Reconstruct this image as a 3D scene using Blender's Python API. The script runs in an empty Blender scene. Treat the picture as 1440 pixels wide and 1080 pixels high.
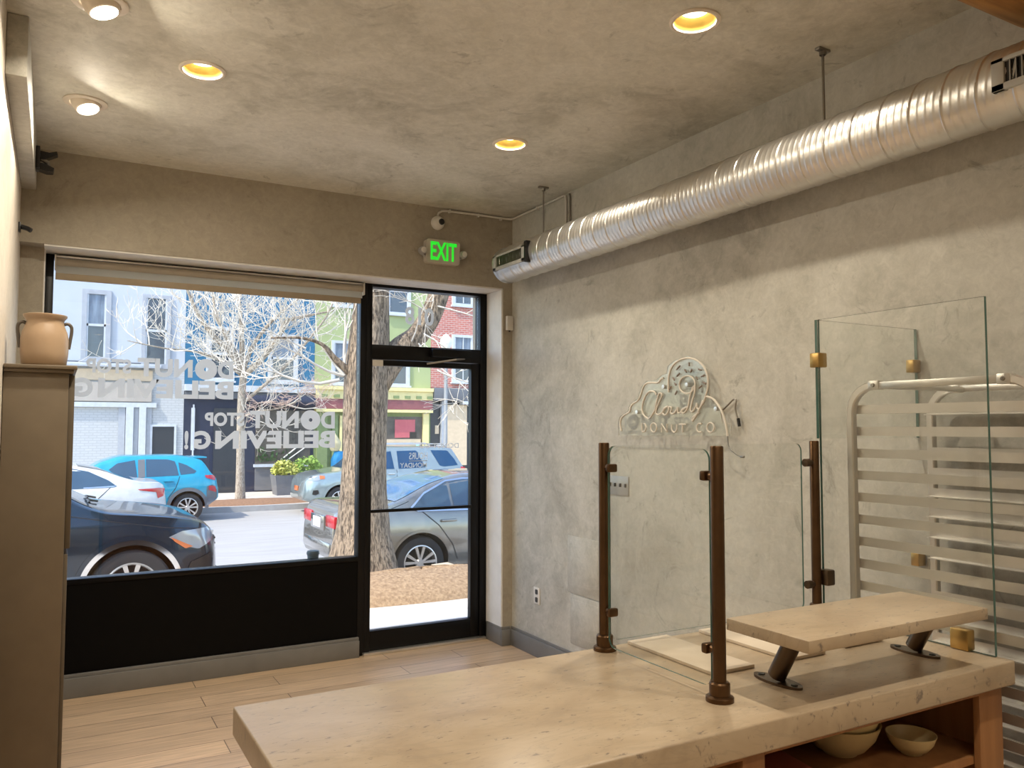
import bpy, bmesh, math, random
import numpy as np
from mathutils import Vector, Matrix

C = bpy.context.scene.collection
SC = bpy.context.scene
PI = math.pi
random.seed(7)

# ------------------------------------------------------------------ camera
cam_d = bpy.data.cameras.new('camera')
cam_d.sensor_width = 36.0
cam_d.sensor_fit = 'HORIZONTAL'
cam_d.lens = 1137.09 / 1440 * 36
cam_d.clip_start = 0.02
cam_d.clip_end = 300
cam = bpy.data.objects.new('camera', cam_d)
C.objects.link(cam)
rt = Vector((0.871167, -0.490987, 0.001046))
up = Vector((-0.027779, -0.047161, 0.998501))
fw = Vector((0.490201, 0.869890, 0.054724))
cam.matrix_world = Matrix(((rt.x, up.x, -fw.x, 0), (rt.y, up.y, -fw.y, 0), (rt.z, up.z, -fw.z, 1.58), (0, 0, 0, 1)))
SC.camera = cam

# ------------------------------------------------------------------ world, sun, exposure
SC.view_settings.view_transform = 'Standard'
SC.view_settings.look = 'None'
SC.view_settings.exposure = 0.12
SC.view_settings.gamma = 1.0
SC.view_settings.use_curve_mapping = False
W = bpy.data.worlds.new('sky')
SC.world = W
W.use_nodes = True
wn = W.node_tree
wn.nodes.clear()
sky = wn.nodes.new('ShaderNodeTexSky')
sky.sky_type = 'NISHITA'
sky.sun_disc = False
sky.sun_elevation = math.radians(52)
sky.sun_rotation = math.radians(-100)
sky.air_density = 1.0
sky.dust_density = 1.0
bg = wn.nodes.new('ShaderNodeBackground')
bg.inputs['Strength'].default_value = 0.55
wo = wn.nodes.new('ShaderNodeOutputWorld')
wn.links.new(sky.outputs[0], bg.inputs[0])
wn.links.new(bg.outputs[0], wo.inputs[0])

SUN_STRENGTH = 5.2
sd = bpy.data.lights.new('sun', 'SUN')
sd.energy = SUN_STRENGTH
sd.angle = math.radians(0.6)
sd.color = (1.0, 0.93, 0.80)
sun = bpy.data.objects.new('sun', sd)
sun.rotation_euler = Vector((0.58, 0.22, -0.78)).to_track_quat('-Z', 'Y').to_euler()
C.objects.link(sun)

LAMP_POWER = 14.0          # recessed downlights and eyeball lamps of the room, added rear ones included
LAMP_COLOR = (1.0, 0.89, 0.72)

# ------------------------------------------------------------------ materials
MATS = {}
def new_mat(name):
    m = bpy.data.materials.new(name)
    m.use_nodes = True
    nt = m.node_tree
    b = nt.nodes['Principled BSDF']
    MATS[name] = m
    return m, nt, b

def coords(nt, scale=(1, 1, 1), rot=(0, 0, 0)):
    tc = nt.nodes.new('ShaderNodeTexCoord')
    mp = nt.nodes.new('ShaderNodeMapping')
    mp.inputs['Scale'].default_value = scale
    mp.inputs['Rotation'].default_value = rot
    nt.links.new(tc.outputs['Object'], mp.inputs[0])
    return mp.outputs[0]

def noise(nt, vec, scale, detail=4, rough=.55, dist=0.0):
    n = nt.nodes.new('ShaderNodeTexNoise')
    n.inputs['Scale'].default_value = scale
    n.inputs['Detail'].default_value = detail
    n.inputs['Roughness'].default_value = rough
    n.inputs['Distortion'].default_value = dist
    nt.links.new(vec, n.inputs['Vector'])
    return n.outputs['Fac']

def ramp(nt, fac, stops):
    r = nt.nodes.new('ShaderNodeValToRGB')
    e = r.color_ramp.elements
    while len(e) < len(stops):
        e.new(0.5)
    for el, (p, c) in zip(e, stops):
        el.position = p
        el.color = (c[0], c[1], c[2], 1) if not isinstance(c, (int, float)) else (c, c, c, 1)
    nt.links.new(fac, r.inputs[0])
    return r.outputs[0]

def mix(nt, fac, a, b, mode='MIX'):
    n = nt.nodes.new('ShaderNodeMix')
    n.data_type = 'RGBA'
    n.blend_type = mode
    for s, v in ((n.inputs[0], fac), (n.inputs[6], a), (n.inputs[7], b)):
        if isinstance(v, (int, float)):
            s.default_value = v
        elif isinstance(v, tuple):
            s.default_value = (v[0], v[1], v[2], 1)
        else:
            nt.links.new(v, s)
    return n.outputs[2]

def bump(nt, b, h, strength, dist=.01):
    n = nt.nodes.new('ShaderNodeBump')
    n.inputs['Strength'].default_value = strength
    n.inputs['Distance'].default_value = dist
    nt.links.new(h, n.inputs['Height'])
    nt.links.new(n.outputs[0], b.inputs['Normal'])

def plain(name, col, rough=.5, metal=0.0, col2=None, scale=8, bmp=0, coat=0, emit=0, stretch=(1, 1, 1), spec=None):
    m, nt, b = new_mat(name)
    b.inputs['Roughness'].default_value = rough
    b.inputs['Metallic'].default_value = metal
    b.inputs['Base Color'].default_value = (*col, 1)
    if coat:
        b.inputs['Coat Weight'].default_value = coat
        b.inputs['Coat Roughness'].default_value = .03
    if spec is not None:
        b.inputs['Specular IOR Level'].default_value = spec
    if emit:
        b.inputs['Emission Color'].default_value = (*col, 1)
        b.inputs['Emission Strength'].default_value = emit
    c2 = col2 if col2 else tuple(x * .86 for x in col)
    v = coords(nt, stretch)
    n = noise(nt, v, scale)
    nt.links.new(ramp(nt, n, [(.3, c2), (.7, col)]), b.inputs['Base Color'])
    if bmp:
        bump(nt, b, n, bmp)
    return m

def plaster(name, base, dark, light, scale=1.0, rough=.6, scratch=.35):
    m, nt, b = new_mat(name)
    b.inputs['Roughness'].default_value = rough
    v = coords(nt)
    big = noise(nt, v, 1.1 * scale, 6, .62, .8)
    c = ramp(nt, big, [(.33, dark), (.5, base), (.68, light)])
    mid = noise(nt, v, 4.5 * scale, 8, .68, 1.2)
    c = mix(nt, ramp(nt, mid, [(.42, 0.0), (.62, scratch)]), c, light)
    sm = noise(nt, v, 3.0 * scale, 10, .75, 2.5)
    c = mix(nt, ramp(nt, sm, [(.585, 0.0), (.66, .6)]), c, tuple(x * .78 for x in dark))
    cl = noise(nt, v, 1.9 * scale, 9, .72, 3.2)
    c = mix(nt, ramp(nt, cl, [(.57, 0.0), (.60, .30), (.63, .06)]), c, tuple(x * 1.08 for x in light))
    fine = noise(nt, v, 26 * scale, 8, .75, .8)
    c = mix(nt, 1.0, c, ramp(nt, fine, [(.3, (.86, .86, .86)), (.7, (1.12, 1.12, 1.12))]), 'MULTIPLY')
    pit = noise(nt, v, 14 * scale, 4, .6, 1.5)
    c = mix(nt, ramp(nt, pit, [(.735, 0.0), (.76, .5)]), c, tuple(x * .55 for x in dark))
    nt.links.new(c, b.inputs['Base Color'])
    bump(nt, b, mid, .25, .006)
    return m

def make_marble():
    m, nt, b = new_mat('marble')
    b.inputs['Roughness'].default_value = .30
    v = coords(nt, (1, 1.6, 1.6), (0, 0, .35))
    n1 = noise(nt, v, 4, 6, .6, .6)
    c = ramp(nt, n1, [(.3, (.36, .27, .18)), (.5, (.445, .345, .235)), (.72, (.51, .41, .295))])
    v2 = coords(nt, (16, 44, 12), (0, 0, .3))
    n2 = noise(nt, v2, 2.1, 4, .6, .4)
    c = mix(nt, ramp(nt, n2, [(.625, 0.0), (.69, .8)]), c, (.15, .12, .10))
    v3 = coords(nt, (1.2, 5, 5), (0, 0, .5))
    n3 = noise(nt, v3, 2.4, 8, .6, 1.6)
    c = mix(nt, ramp(nt, n3, [(.47, 0.0), (.5, .35), (.53, 0.0)]), c, (.32, .26, .19))
    nt.links.new(c, b.inputs['Base Color'])
    return m

def make_floor():
    m, nt, b = new_mat('oak_planks')
    b.inputs['Roughness'].default_value = .3
    v = coords(nt)
    br = nt.nodes.new('ShaderNodeTexBrick')
    br.inputs['Scale'].default_value = 1
    br.inputs['Brick Width'].default_value = 1.25
    br.inputs['Row Height'].default_value = .19
    br.inputs['Mortar Size'].default_value = .0025
    br.inputs['Color1'].default_value = (.60, .44, .29, 1)
    br.inputs['Color2'].default_value = (.45, .33, .22, 1)
    br.inputs['Mortar'].default_value = (.14, .10, .07, 1)
    br.offset = .37
    nt.links.new(v, br.inputs['Vector'])
    g = noise(nt, coords(nt, (1.6, 26, 1)), 2.2, 6, .6, .5)
    c = mix(nt, .65, br.outputs['Color'], ramp(nt, g, [(.3, (.55, .55, .55)), (.7, (1.2, 1.15, 1.1))]), 'MULTIPLY')
    nt.links.new(c, b.inputs['Base Color'])
    return m

def make_brick(name, c1, c2, mortar, w=.21, h=.075, ms=.012):
    m, nt, b = new_mat(name)
    b.inputs['Roughness'].default_value = .85
    v = coords(nt, (1, 1, 1), (PI / 2, 0, 0))
    br = nt.nodes.new('ShaderNodeTexBrick')
    br.inputs['Scale'].default_value = 1
    br.inputs['Brick Width'].default_value = w
    br.inputs['Row Height'].default_value = h
    br.inputs['Mortar Size'].default_value = ms
    br.inputs['Color1'].default_value = (*c1, 1)
    br.inputs['Color2'].default_value = (*c2, 1)
    br.inputs['Mortar'].default_value = (*mortar, 1)
    nt.links.new(v, br.inputs['Vector'])
    nt.links.new(br.outputs['Color'], b.inputs['Base Color'])
    return m

def make_bark(name, c1, c2, sc=1.0):
    m, nt, b = new_mat(name)
    b.inputs['Roughness'].default_value = .9
    v = coords(nt, (22 * sc, 22 * sc, 5.5 * sc))
    n = noise(nt, v, 2.2, 6, .65, .6)
    nt.links.new(ramp(nt, n, [(.41, c1), (.56, c2)]), b.inputs['Base Color'])
    bump(nt, b, n, .9, .03)
    return m

def make_glass(name, tint=(.97, .98, .98), ior=1.5, refl=1.0):
    m = bpy.data.materials.new(name)
    m.use_nodes = True
    nt = m.node_tree
    nt.nodes.clear()
    t = nt.nodes.new('ShaderNodeBsdfTransparent')
    t.inputs[0].default_value = (*tint, 1)
    g = nt.nodes.new('ShaderNodeBsdfGlossy')
    g.inputs['Roughness'].default_value = 0.0
    g.inputs['Color'].default_value = (refl, refl, refl, 1)
    lw = nt.nodes.new('ShaderNodeLayerWeight')          # Schlick reflectance, the same from both sides of a pane
    lw.inputs['Blend'].default_value = .5
    pw = nt.nodes.new('ShaderNodeMath'); pw.operation = 'POWER'; pw.inputs[1].default_value = 5
    f = nt.nodes.new('ShaderNodeMath'); f.operation = 'MULTIPLY_ADD'
    f0 = ((ior - 1) / (ior + 1)) ** 2
    f.inputs[1].default_value = 1 - f0; f.inputs[2].default_value = f0
    nt.links.new(lw.outputs['Facing'], pw.inputs[0])
    nt.links.new(pw.outputs[0], f.inputs[0])
    mx = nt.nodes.new('ShaderNodeMixShader')
    o = nt.nodes.new('ShaderNodeOutputMaterial')
    nt.links.new(f.outputs[0], mx.inputs[0])
    nt.links.new(t.outputs[0], mx.inputs[1])
    nt.links.new(g.outputs[0], mx.inputs[2])
    nt.links.new(mx.outputs[0], o.inputs[0])
    MATS[name] = m
    return m

def make_vinyl(name='frosted_vinyl', col=(.70, .69, .65), f=.55):
    m = bpy.data.materials.new(name)
    m.use_nodes = True
    nt = m.node_tree
    nt.nodes.clear()
    d = nt.nodes.new('ShaderNodeBsdfDiffuse')
    d.inputs[0].default_value = (*col, 1)
    t = nt.nodes.new('ShaderNodeBsdfTranslucent')
    t.inputs[0].default_value = (*col, 1)
    mx = nt.nodes.new('ShaderNodeMixShader')
    mx.inputs[0].default_value = f
    o = nt.nodes.new('ShaderNodeOutputMaterial')
    nt.links.new(d.outputs[0], mx.inputs[1])
    nt.links.new(t.outputs[0], mx.inputs[2])
    nt.links.new(mx.outputs[0], o.inputs[0])
    MATS[name] = m
    return m

M_WALL = plaster('wall_plaster', (.445, .43, .375), (.33, .315, .27), (.545, .53, .475), 1.0, .6, .5)
M_CEIL = plaster('ceiling_plaster', (.62, .60, .52), (.43, .415, .35), (.74, .72, .65), .9, .65, .6)
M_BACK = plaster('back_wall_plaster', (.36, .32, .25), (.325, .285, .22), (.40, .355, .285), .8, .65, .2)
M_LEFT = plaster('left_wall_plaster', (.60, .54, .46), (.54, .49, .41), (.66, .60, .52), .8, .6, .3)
M_WHITE = plain('white_paint', (.80, .78, .74), .5)
M_MARBLE = make_marble()
M_FLOOR = make_floor()
M_BLACK = plain('black_frame', (.004, .004, .0045), .35, scale=3, spec=.25)
M_BLACKPANEL = plain('black_panel', (.0025, .0025, .0027), .5, spec=.12)
M_GREYTRIM = plain('grey_trim', (.19, .185, .175), .4)
M_GLASS = make_glass('window_glass')
M_CLEAR = make_glass('clear_glass', (.975, .985, .98))
M_ACRYL = make_glass('acrylic', (.93, .94, .93), 1.45)
M_GEDGE = plain('green_glass_edge', (.05, .13, .11), .12, spec=.8)
M_AEDGE = plain('acrylic_edge', (.62, .60, .55), .2)
M_VINYL = make_vinyl()
M_BRONZE = plain('bronze', (.115, .062, .028), .33, .8, (.085, .045, .02), 14)
M_DBRONZE = plain('dark_bronze', (.13, .09, .06), .3, .9)
M_BRASS = plain('brass', (.50, .33, .12), .33, .95)
M_ALU = plain('aluminium', (.74, .72, .68), .32, .85, (.62, .60, .56), 6)
M_STEEL = plain('galvanised_steel', (.80, .79, .76), .34, .9, (.66, .65, .62), 9, .05, stretch=(1, .4, 1))
M_DSTEEL = plain('dull_steel', (.32, .30, .27), .4, .9)
M_WOOD = plain('cabinet_wood', (.36, .17, .065), .45, 0, (.27, .12, .045), 3, stretch=(9, 9, 1))
M_BEAM = plain('honey_wood', (.52, .27, .07), .5, 0, (.33, .15, .035), 3, stretch=(1, 8, 8))
M_TAUPE = plain('taupe_paint', (.15, .115, .075), .5)
M_TAUPE2 = plain('taupe_paint_shaded', (.12, .095, .065), .5)  # darker copy of the taupe, shading of the cabinet doors put into colour
M_CLAY = plain('stoneware', (.40, .285, .185), .38, 0, (.34, .235, .15), 5)
M_CLAYRIM = plain('stoneware_glaze', (.70, .58, .44), .25)
M_IRON = plain('wrought_handle', (.10, .085, .07), .4)
M_CREAM = plain('cream_ceramic', (.68, .55, .30), .3)
M_PLASTICW = plain('white_plastic', (.72, .69, .63), .4)
M_PLASTICG = plain('grey_plate', (.42, .41, .39), .4, .3)
M_PLASTICB = plain('black_plastic', (.012, .012, .013), .35)
M_EXITBOX = plain('exit_housing', (.55, .50, .42), .5)
M_EXITG = plain('exit_green', (.02, .75, .03), .4, emit=.75)
M_NEON = plain('unlit_neon_tube', (.74, .69, .60), .3)
M_TUBESHADE = plain('tube_shade_and_sprinkle', (.25, .19, .15), .5)
M_FABRIC = plain('blind_fabric', (.46, .41, .33), .8)
M_FABRIC2 = plain('blind_fabric_hem', (.36, .29, .20), .8)
M_FABRIC3 = make_vinyl('blind_bottom_band', (.66, .64, .58), .6)
M_BOARD = plain('pale_board', (.70, .60, .48), .35, 0, (.60, .50, .39), 4)
M_PAPER = plain('paper', (.50, .34, .22), .7)
M_PAPER2 = plain('red_cloth', (.30, .07, .04), .8)
M_TRIM = plain('lamp_trim', (.80, .72, .62), .4)
M_GOLDREF = plain('lamp_reflector', (.72, .52, .13), .35, .25)
M_LENS = plain('lamp_lens', (1.0, .90, .72), .5, emit=4.0)
M_TAN = plain('tan_panel', (.66, .52, .36), .7)
# outdoors
M_CONC = plain('sidewalk_concrete', (.56, .51, .45), .9, 0, (.50, .455, .40), 3, .1)
M_ASPH = plain('asphalt', (.38, .365, .35), .9, 0, (.31, .30, .29), 5, .1, stretch=(.2, 1.5, 1))
M_CURB = plain('curb_stone', (.42, .41, .40), .9)
M_MULCH = plain('mulch', (.40, .27, .155), .95, 0, (.20, .12, .065), 28, .9)
M_MULCHB = plain('brown_mulch', (.30, .17, .10), .95, 0, (.18, .10, .06), 22, .9)
M_BARK = make_bark('near_bark', (.08, .056, .038), (.36, .27, .185), .8)
M_BARK2 = make_bark('street_tree_bark', (.24, .19, .14), (.52, .44, .35), 1.2)
M_TWIG = plain('pale_twigs', (.74, .67, .57), .85)
M_TWIGP = plain('pinkish_twigs', (.58, .42, .34), .85)
M_STUCCO = plain('white_stucco', (.50, .53, .58), .85, 0, (.46, .49, .54), 1.5)
M_WBRICK = make_brick('white_painted_brick', (.50, .51, .52), (.47, .48, .49), (.41, .42, .43))
M_BLUE = plain('blue_stucco', (.03, .155, .28), .75, 0, (.026, .135, .25), 2)
M_NAVY = plain('navy_shopfront', (.018, .025, .055), .5)
M_GREEN = plain('green_stucco', (.38, .43, .21), .8, 0, (.35, .40, .19), 2)
M_OLIVE = plain('olive_pilaster', (.22, .28, .12), .75)
M_RBRICK = make_brick('red_brick', (.52, .17, .13), (.40, .12, .10), (.52, .36, .32))
M_YEL = plain('yellow_cornice', (.78, .68, .33), .7)
M_MAROON = plain('maroon_band', (.27, .09, .10), .7)
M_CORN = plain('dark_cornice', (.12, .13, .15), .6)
M_WFRAME = plain('white_window_frame', (.56, .59, .63), .6)
M_GFRAME = plain('grey_window_frame', (.40, .42, .46), .6)
M_DGREY = plain('dark_recess', (.03, .035, .045), .4)
M_WINDK = plain('far_window_pane', (.05, .07, .10), .06, spec=.9)
M_CURTAIN = plain('curtain_behind_pane', (.22, .28, .36), .3, 0, (.10, .13, .18), 2.5, stretch=(4, 1, .5))
M_BEIGE = plain('beige_sign_panel', (.46, .41, .36), .8, 0, (.38, .34, .30), 2.5)
M_SHOPIN = plain('shop_interior', (.12, .10, .085), .4, 0, (.05, .045, .04), 3.5)
M_POSTER = plain('red_poster', (.55, .12, .14), .5)
M_LEAFY = plain('yellow_green_leaves', (.52, .50, .10), .6, 0, (.40, .42, .09), 9)
M_LEAFG = plain('bright_green_leaves', (.28, .42, .07), .6, 0, (.20, .33, .06), 9)
M_LEAFD = plain('dark_green_leaves', (.05, .12, .04), .5)
M_PLANTER = plain('grey_planter', (.17, .17, .18), .7)
M_GLOBE = plain('lamp_globe', (.80, .78, .72), .35)
M_POLE = plain('grey_pole', (.28, .29, .30), .5)
M_LANT = plain('cream_cloth', (.68, .58, .34), .7)
M_LANTB = plain('bright_blue_cloth', (.03, .28, .55), .7)
# vehicles
M_TYRE = plain('tyre_rubber', (.022, .022, .023), .8)
M_RIM = plain('alloy_rim', (.62, .58, .54), .3, .7)
M_CGLASS = plain('car_glass', (.035, .075, .12), .05, spec=.9)
M_CGLASSS = plain('car_side_glass', (.012, .055, .13), .06, spec=.35)
M_CGLASSB = plain('car_rear_glass', (.06, .16, .32), .05, spec=1.0)
M_WELL = plain('wheel_well', (.008, .008, .009), .8)
M_CLAD = plain('grey_cladding', (.13, .135, .145), .6)
M_TAIL = plain('tail_light', (.50, .02, .03), .15, spec=.8)
M_HEAD = plain('head_light', (.36, .38, .40), .1, .3)
M_AMBER = plain('amber_reflector', (.65, .18, .06), .2)
M_SEAM = plain('panel_gap', (.012, .013, .015), .6)
M_CHROME = plain('chrome', (.75, .75, .75), .12, 1.0)
M_PLATE = plain('licence_plate', (.75, .72, .72), .4)
M_PDARK = plain('paint_dark_blue', (.008, .024, .042), .2, .4, coat=.5)
M_PWHITE = plain('paint_white', (.58, .58, .57), .2, 0, coat=.5)
M_PTEAL = plain('paint_teal', (.015, .30, .44), .25, .15, coat=.5)
M_PSILV = plain('paint_silver_green', (.30, .36, .36), .25, .5, coat=1)
M_PGREY = plain('paint_grey', (.25, .24, .215), .22, .6, coat=1)

# ------------------------------------------------------------------ mesh builder
class MB:
    def __init__(self):
        self.v, self.f, self.mi = [], [], []
    def add(self, vs, fs, mi=0):
        o = len(self.v)
        self.v += [tuple(p) for p in vs]
        self.f += [tuple(i + o for i in f) for f in fs]
        self.mi += [mi] * len(fs)
        return self
    def box(self, x0, x1, y0, y1, z0, z1, bev=0, seg=2, mi=0):
        if bev:
            bm = bmesh.new()
            bmesh.ops.create_cube(bm, size=1)
            for v in bm.verts:
                v.co = Vector(((x0 + x1) / 2 + v.co.x * (x1 - x0), (y0 + y1) / 2 + v.co.y * (y1 - y0), (z0 + z1) / 2 + v.co.z * (z1 - z0)))
            bmesh.ops.bevel(bm, geom=bm.edges[:], offset=bev, segments=seg, affect='EDGES', profile=.5)
            bm.verts.index_update()
            self.add([v.co[:] for v in bm.verts], [[v.index for v in f.verts] for f in bm.faces], mi)
            bm.free()
            return self
        vs = [(x, y, z) for x in (x0, x1) for y in (y0, y1) for z in (z0, z1)]
        self.add(vs, [(0, 1, 3, 2), (4, 6, 7, 5), (0, 4, 5, 1), (2, 3, 7, 6), (0, 2, 6, 4), (1, 5, 7, 3)], mi)
        return self
    def prism(self, poly, axis, d0, d1, mi=0, mis=None):
        """polygon (2D) extruded along axis 'X','Y','Z'"""
        def P(a, b, d):
            return {'X': (d, a, b), 'Y': (a, d, b), 'Z': (a, b, d)}[axis]
        n = len(poly)
        vs = [P(a, b, d0) for a, b in poly] + [P(a, b, d1) for a, b in poly]
        self.add(vs, [tuple(range(n))[::-1], tuple(range(n, 2 * n))], mi)
        o = len(self.v) - 2 * n
        for i in range(n):
            j = (i + 1) % n
            self.f.append((o + i, o + j, o + n + j, o + n + i))
            self.mi.append(mi if mis is None else mis)
        return self
    def tube(self, path, r, n=8, cap=True, mi=0):
        path = [Vector(p) for p in path]
        rs = r if isinstance(r, (list, tuple)) else [r] * len(path)
        vs, fs = [], []
        prev = None
        for i, p in enumerate(path):
            t = (path[min(i + 1, len(path) - 1)] - path[max(i - 1, 0)])
            if t.length < 1e-9:
                t = Vector((0, 0, 1))
            t.normalize()
            if prev is None:
                a = Vector((0, 0, 1)) if abs(t.z) < .9 else Vector((1, 0, 0))
                u = t.cross(a).normalized()
            else:
                u = (prev - t * prev.dot(t))
                u = u.normalized() if u.length > 1e-6 else t.orthogonal().normalized()
            prev = u
            w = t.cross(u)
            for k in range(n):
                an = 2 * PI * k / n
                vs.append(p + (u * math.cos(an) + w * math.sin(an)) * rs[i])
        for i in range(len(path) - 1):
            for k in range(n):
                k2 = (k + 1) % n
                fs.append((i * n + k, i * n + k2, (i + 1) * n + k2, (i + 1) * n + k))
        if cap:
            fs.append(tuple(range(n))[::-1])
            fs.append(tuple(range((len(path) - 1) * n, len(path) * n)))
        return self.add([v[:] for v in vs], fs, mi)
    def lathe(self, prof, c=(0, 0, 0), axis='Z', n=32, mi=0):
        """profile (r, h) turned about an axis through c"""
        vs, fs = [], []
        for r, h in prof:
            r = max(r, 1e-4)
            for k in range(n):
                a = 2 * PI * k / n
                p = {'Z': (r * math.cos(a), r * math.sin(a), h), 'Y': (r * math.cos(a), h, r * math.sin(a)), 'X': (h, r * math.cos(a), r * math.sin(a))}[axis]
                vs.append((p[0] + c[0], p[1] + c[1], p[2] + c[2]))
        for i in range(len(prof) - 1):
            for k in range(n):
                k2 = (k + 1) % n
                fs.append((i * n + k, i * n + k2, (i + 1) * n + k2, (i + 1) * n + k))
        return self.add(vs, fs, mi)
    def grid(self, rows, mi=0):
        n = len(rows[0])
        vs = [p for r in rows for p in r]
        fs = [(i * n + j, i * n + j + 1, (i + 1) * n + j + 1, (i + 1) * n + j) for i in range(len(rows) - 1) for j in range(n - 1)]
        return self.add(vs, fs, mi)
    def build(self, name, mat, parent=None, smooth=True, local=False, angle=35, fixn=True):
        off = Vector((0, 0, 0))
        if parent is not None and not local:
            p = parent
            while p is not None:
                off += p.location
                p = p.parent
        me = bpy.data.meshes.new(name)
        me.from_pydata([(x - off.x, y - off.y, z - off.z) for x, y, z in self.v], [], self.f)
        for m in (mat if isinstance(mat, (list, tuple)) else [mat]):
            me.materials.append(m)
        if any(self.mi):
            me.polygons.foreach_set('material_index', self.mi)
        if fixn:
            bm = bmesh.new()
            bm.from_mesh(me)
            bmesh.ops.recalc_face_normals(bm, faces=bm.faces[:])
            bm.to_mesh(me)
            bm.free()
        if smooth:
            me.polygons.foreach_set('use_smooth', [True] * len(me.polygons))
            me.set_sharp_from_angle(angle=math.radians(angle))
        me.update()
        o = bpy.data.objects.new(name, me)
        C.objects.link(o)
        if parent is not None:
            o.parent = parent
        return o

def B(*a, **k):
    return MB().box(*a, **k)

def tag(o, label=None, cat=None, group=None, kind=None):
    if label: o['label'] = label
    if cat: o['category'] = cat
    if group: o['group'] = group
    if kind: o['kind'] = kind
    return o

def thing(name, label, cat, loc=(0, 0, 0), rz=0, group=None):
    o = bpy.data.objects.new(name, None)
    o.empty_display_size = .1
    C.objects.link(o)
    o.location = loc
    o.rotation_euler = (0, 0, rz)
    return tag(o, label, cat, group)

def copy_tree(o, parent=None):
    c = o.copy()
    C.objects.link(c)
    if parent is not None:
        c.parent = parent
    for ch in [x for x in bpy.data.objects if x.parent == o]:
        copy_tree(ch, c)
    return c

def struct(name, mb, mat, label=None, cat=None, parent=None, **k):
    o = mb.build(name, mat, parent, **k)
    if parent is None:
        tag(o, label, cat, None, 'structure')
    return o

def rrect(x0, x1, z0, z1, r, n=6):
    pts = []
    for cx, cz, a0 in ((x1 - r, z1 - r, 0), (x0 + r, z1 - r, 90), (x0 + r, z0 + r, 180), (x1 - r, z0 + r, 270)):
        for k in range(n + 1):
            a = math.radians(a0 + 90 * k / n)
            pts.append((cx + r * math.cos(a), cz + r * math.sin(a)))
    return pts

def text_geo(s, bold=.03, ext=0.0):
    cu = bpy.data.curves.new('text', 'FONT')
    cu.body = s
    cu.offset = bold
    cu.extrude = ext
    cu.resolution_u = 4
    ob = bpy.data.objects.new('text', cu)
    C.objects.link(ob)
    dg = bpy.context.evaluated_depsgraph_get()
    me = bpy.data.meshes.new_from_object(ob.evaluated_get(dg))
    vs = [v.co[:] for v in me.vertices]
    fs = [tuple(p.vertices) for p in me.polygons]
    bpy.data.objects.remove(ob)
    bpy.data.curves.remove(cu)
    bpy.data.meshes.remove(me)
    return vs, fs

def wall_text(mb, s, x0, x1, z0, z1, y, mirrored=False, bold=.03, th=0):
    """lettering on a plane Y = y; fits the box x0..x1, z0..z1"""
    vs, fs = text_geo(s, bold, .5 if th else 0)
    xs = [v[0] for v in vs]; ys = [v[1] for v in vs]
    ax, bx, ay, by = min(xs), max(xs), min(ys), max(ys)
    out = []
    for a, b, c in vs:
        u = (a - ax) / (bx - ax); w = (b - ay) / (by - ay)
        x = x1 - u * (x1 - x0) if mirrored else x0 + u * (x1 - x0)
        out.append((x, y + c * th, z0 + w * (z1 - z0)))
    mb.add(out, fs)
    return mb

# ================================================================== ROOM SHELL
XR, XL, YB, ZC = 2.957, -.205, 5.244, 3.16
YF = 5.49
struct('floor', B(-.4, 3.2, -5.6, 5.60, -.12, 0), M_FLOOR, 'light oak plank floor of the shop', 'floor')
GOLD = [(.522, 3.715), (2.157, 3.852), (2.117, 2.315)] + [(x, y) for y in (.55, -1.0, -2.6, -4.2) for x in (.6, 2.12)]  # seen lights first, then unseen rows added to light the shop
ceil = struct('ceiling', B(-.4, 3.2, -5.6, 5.75, ZC, ZC + .14), M_CEIL, 'mottled grey plaster ceiling with recessed lights', 'ceiling')
ct_ = MB()
for x, y in GOLD:
    ct_.lathe([(0, ZC - .05), (.084, ZC - .05), (.084, ZC + .05), (0, ZC + .05)], (x, y, 0), 'Z', 36)
ct_ = ct_.build('cutter', M_CEIL, None, smooth=False)
md_ = ceil.modifiers.new('cans', 'BOOLEAN')
md_.object = ct_
md_.solver = 'EXACT'
bpy.context.view_layer.update()
ceil.data = bpy.data.meshes.new_from_object(ceil.evaluated_get(bpy.context.evaluated_depsgraph_get()))
ceil.modifiers.clear()
bpy.data.objects.remove(ct_)
struct('wall_right', B(XR, XR + .2, -5.6, 5.75, 0, ZC), M_WALL, 'mottled grey plaster wall behind the unlit neon sign', 'wall')
struct('wall_left', B(XL - .2, XL, -5.6, 5.75, 0, ZC), M_LEFT, 'light plaster wall along the left edge', 'wall')
struct('wall_rear', B(XL, XR, -5.8, -5.6, 0, ZC), M_WALL, 'plaster wall at the rear of the shop', 'wall')
wb = MB()
wb.box(XL, XR, YB, 5.75, 2.622, ZC)               # head above the storefront
wb.box(2.88, XR, YB, 5.75, 0, 2.622)              # right jamb
wb.box(XL, -.085, 5.37, 5.75, 0, 2.622)           # left jamb, set back
struct('wall_back', wb, M_BACK, 'brown-grey plaster wall around the storefront opening', 'wall', smooth=False)
tr = MB()
tr.box(-.085, 2.878, 5.249, 5.485, 2.612, 2.6225)
tr.box(2.868, 2.8805, 5.249, 5.485, .13, 2.612)
tr.box(-.0855, -.078, 5.372, 5.485, 0, 2.612)
struct('trim_1', tr, M_WHITE, 'pale painted lining of the storefront opening', 'trim', smooth=False)
struct('trim_2', B(XL, -.132, 3.55, YB, 2.92, ZC, bev=.006), M_WALL, 'boxed plaster soffit along the top of the left wall', 'soffit')
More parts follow.
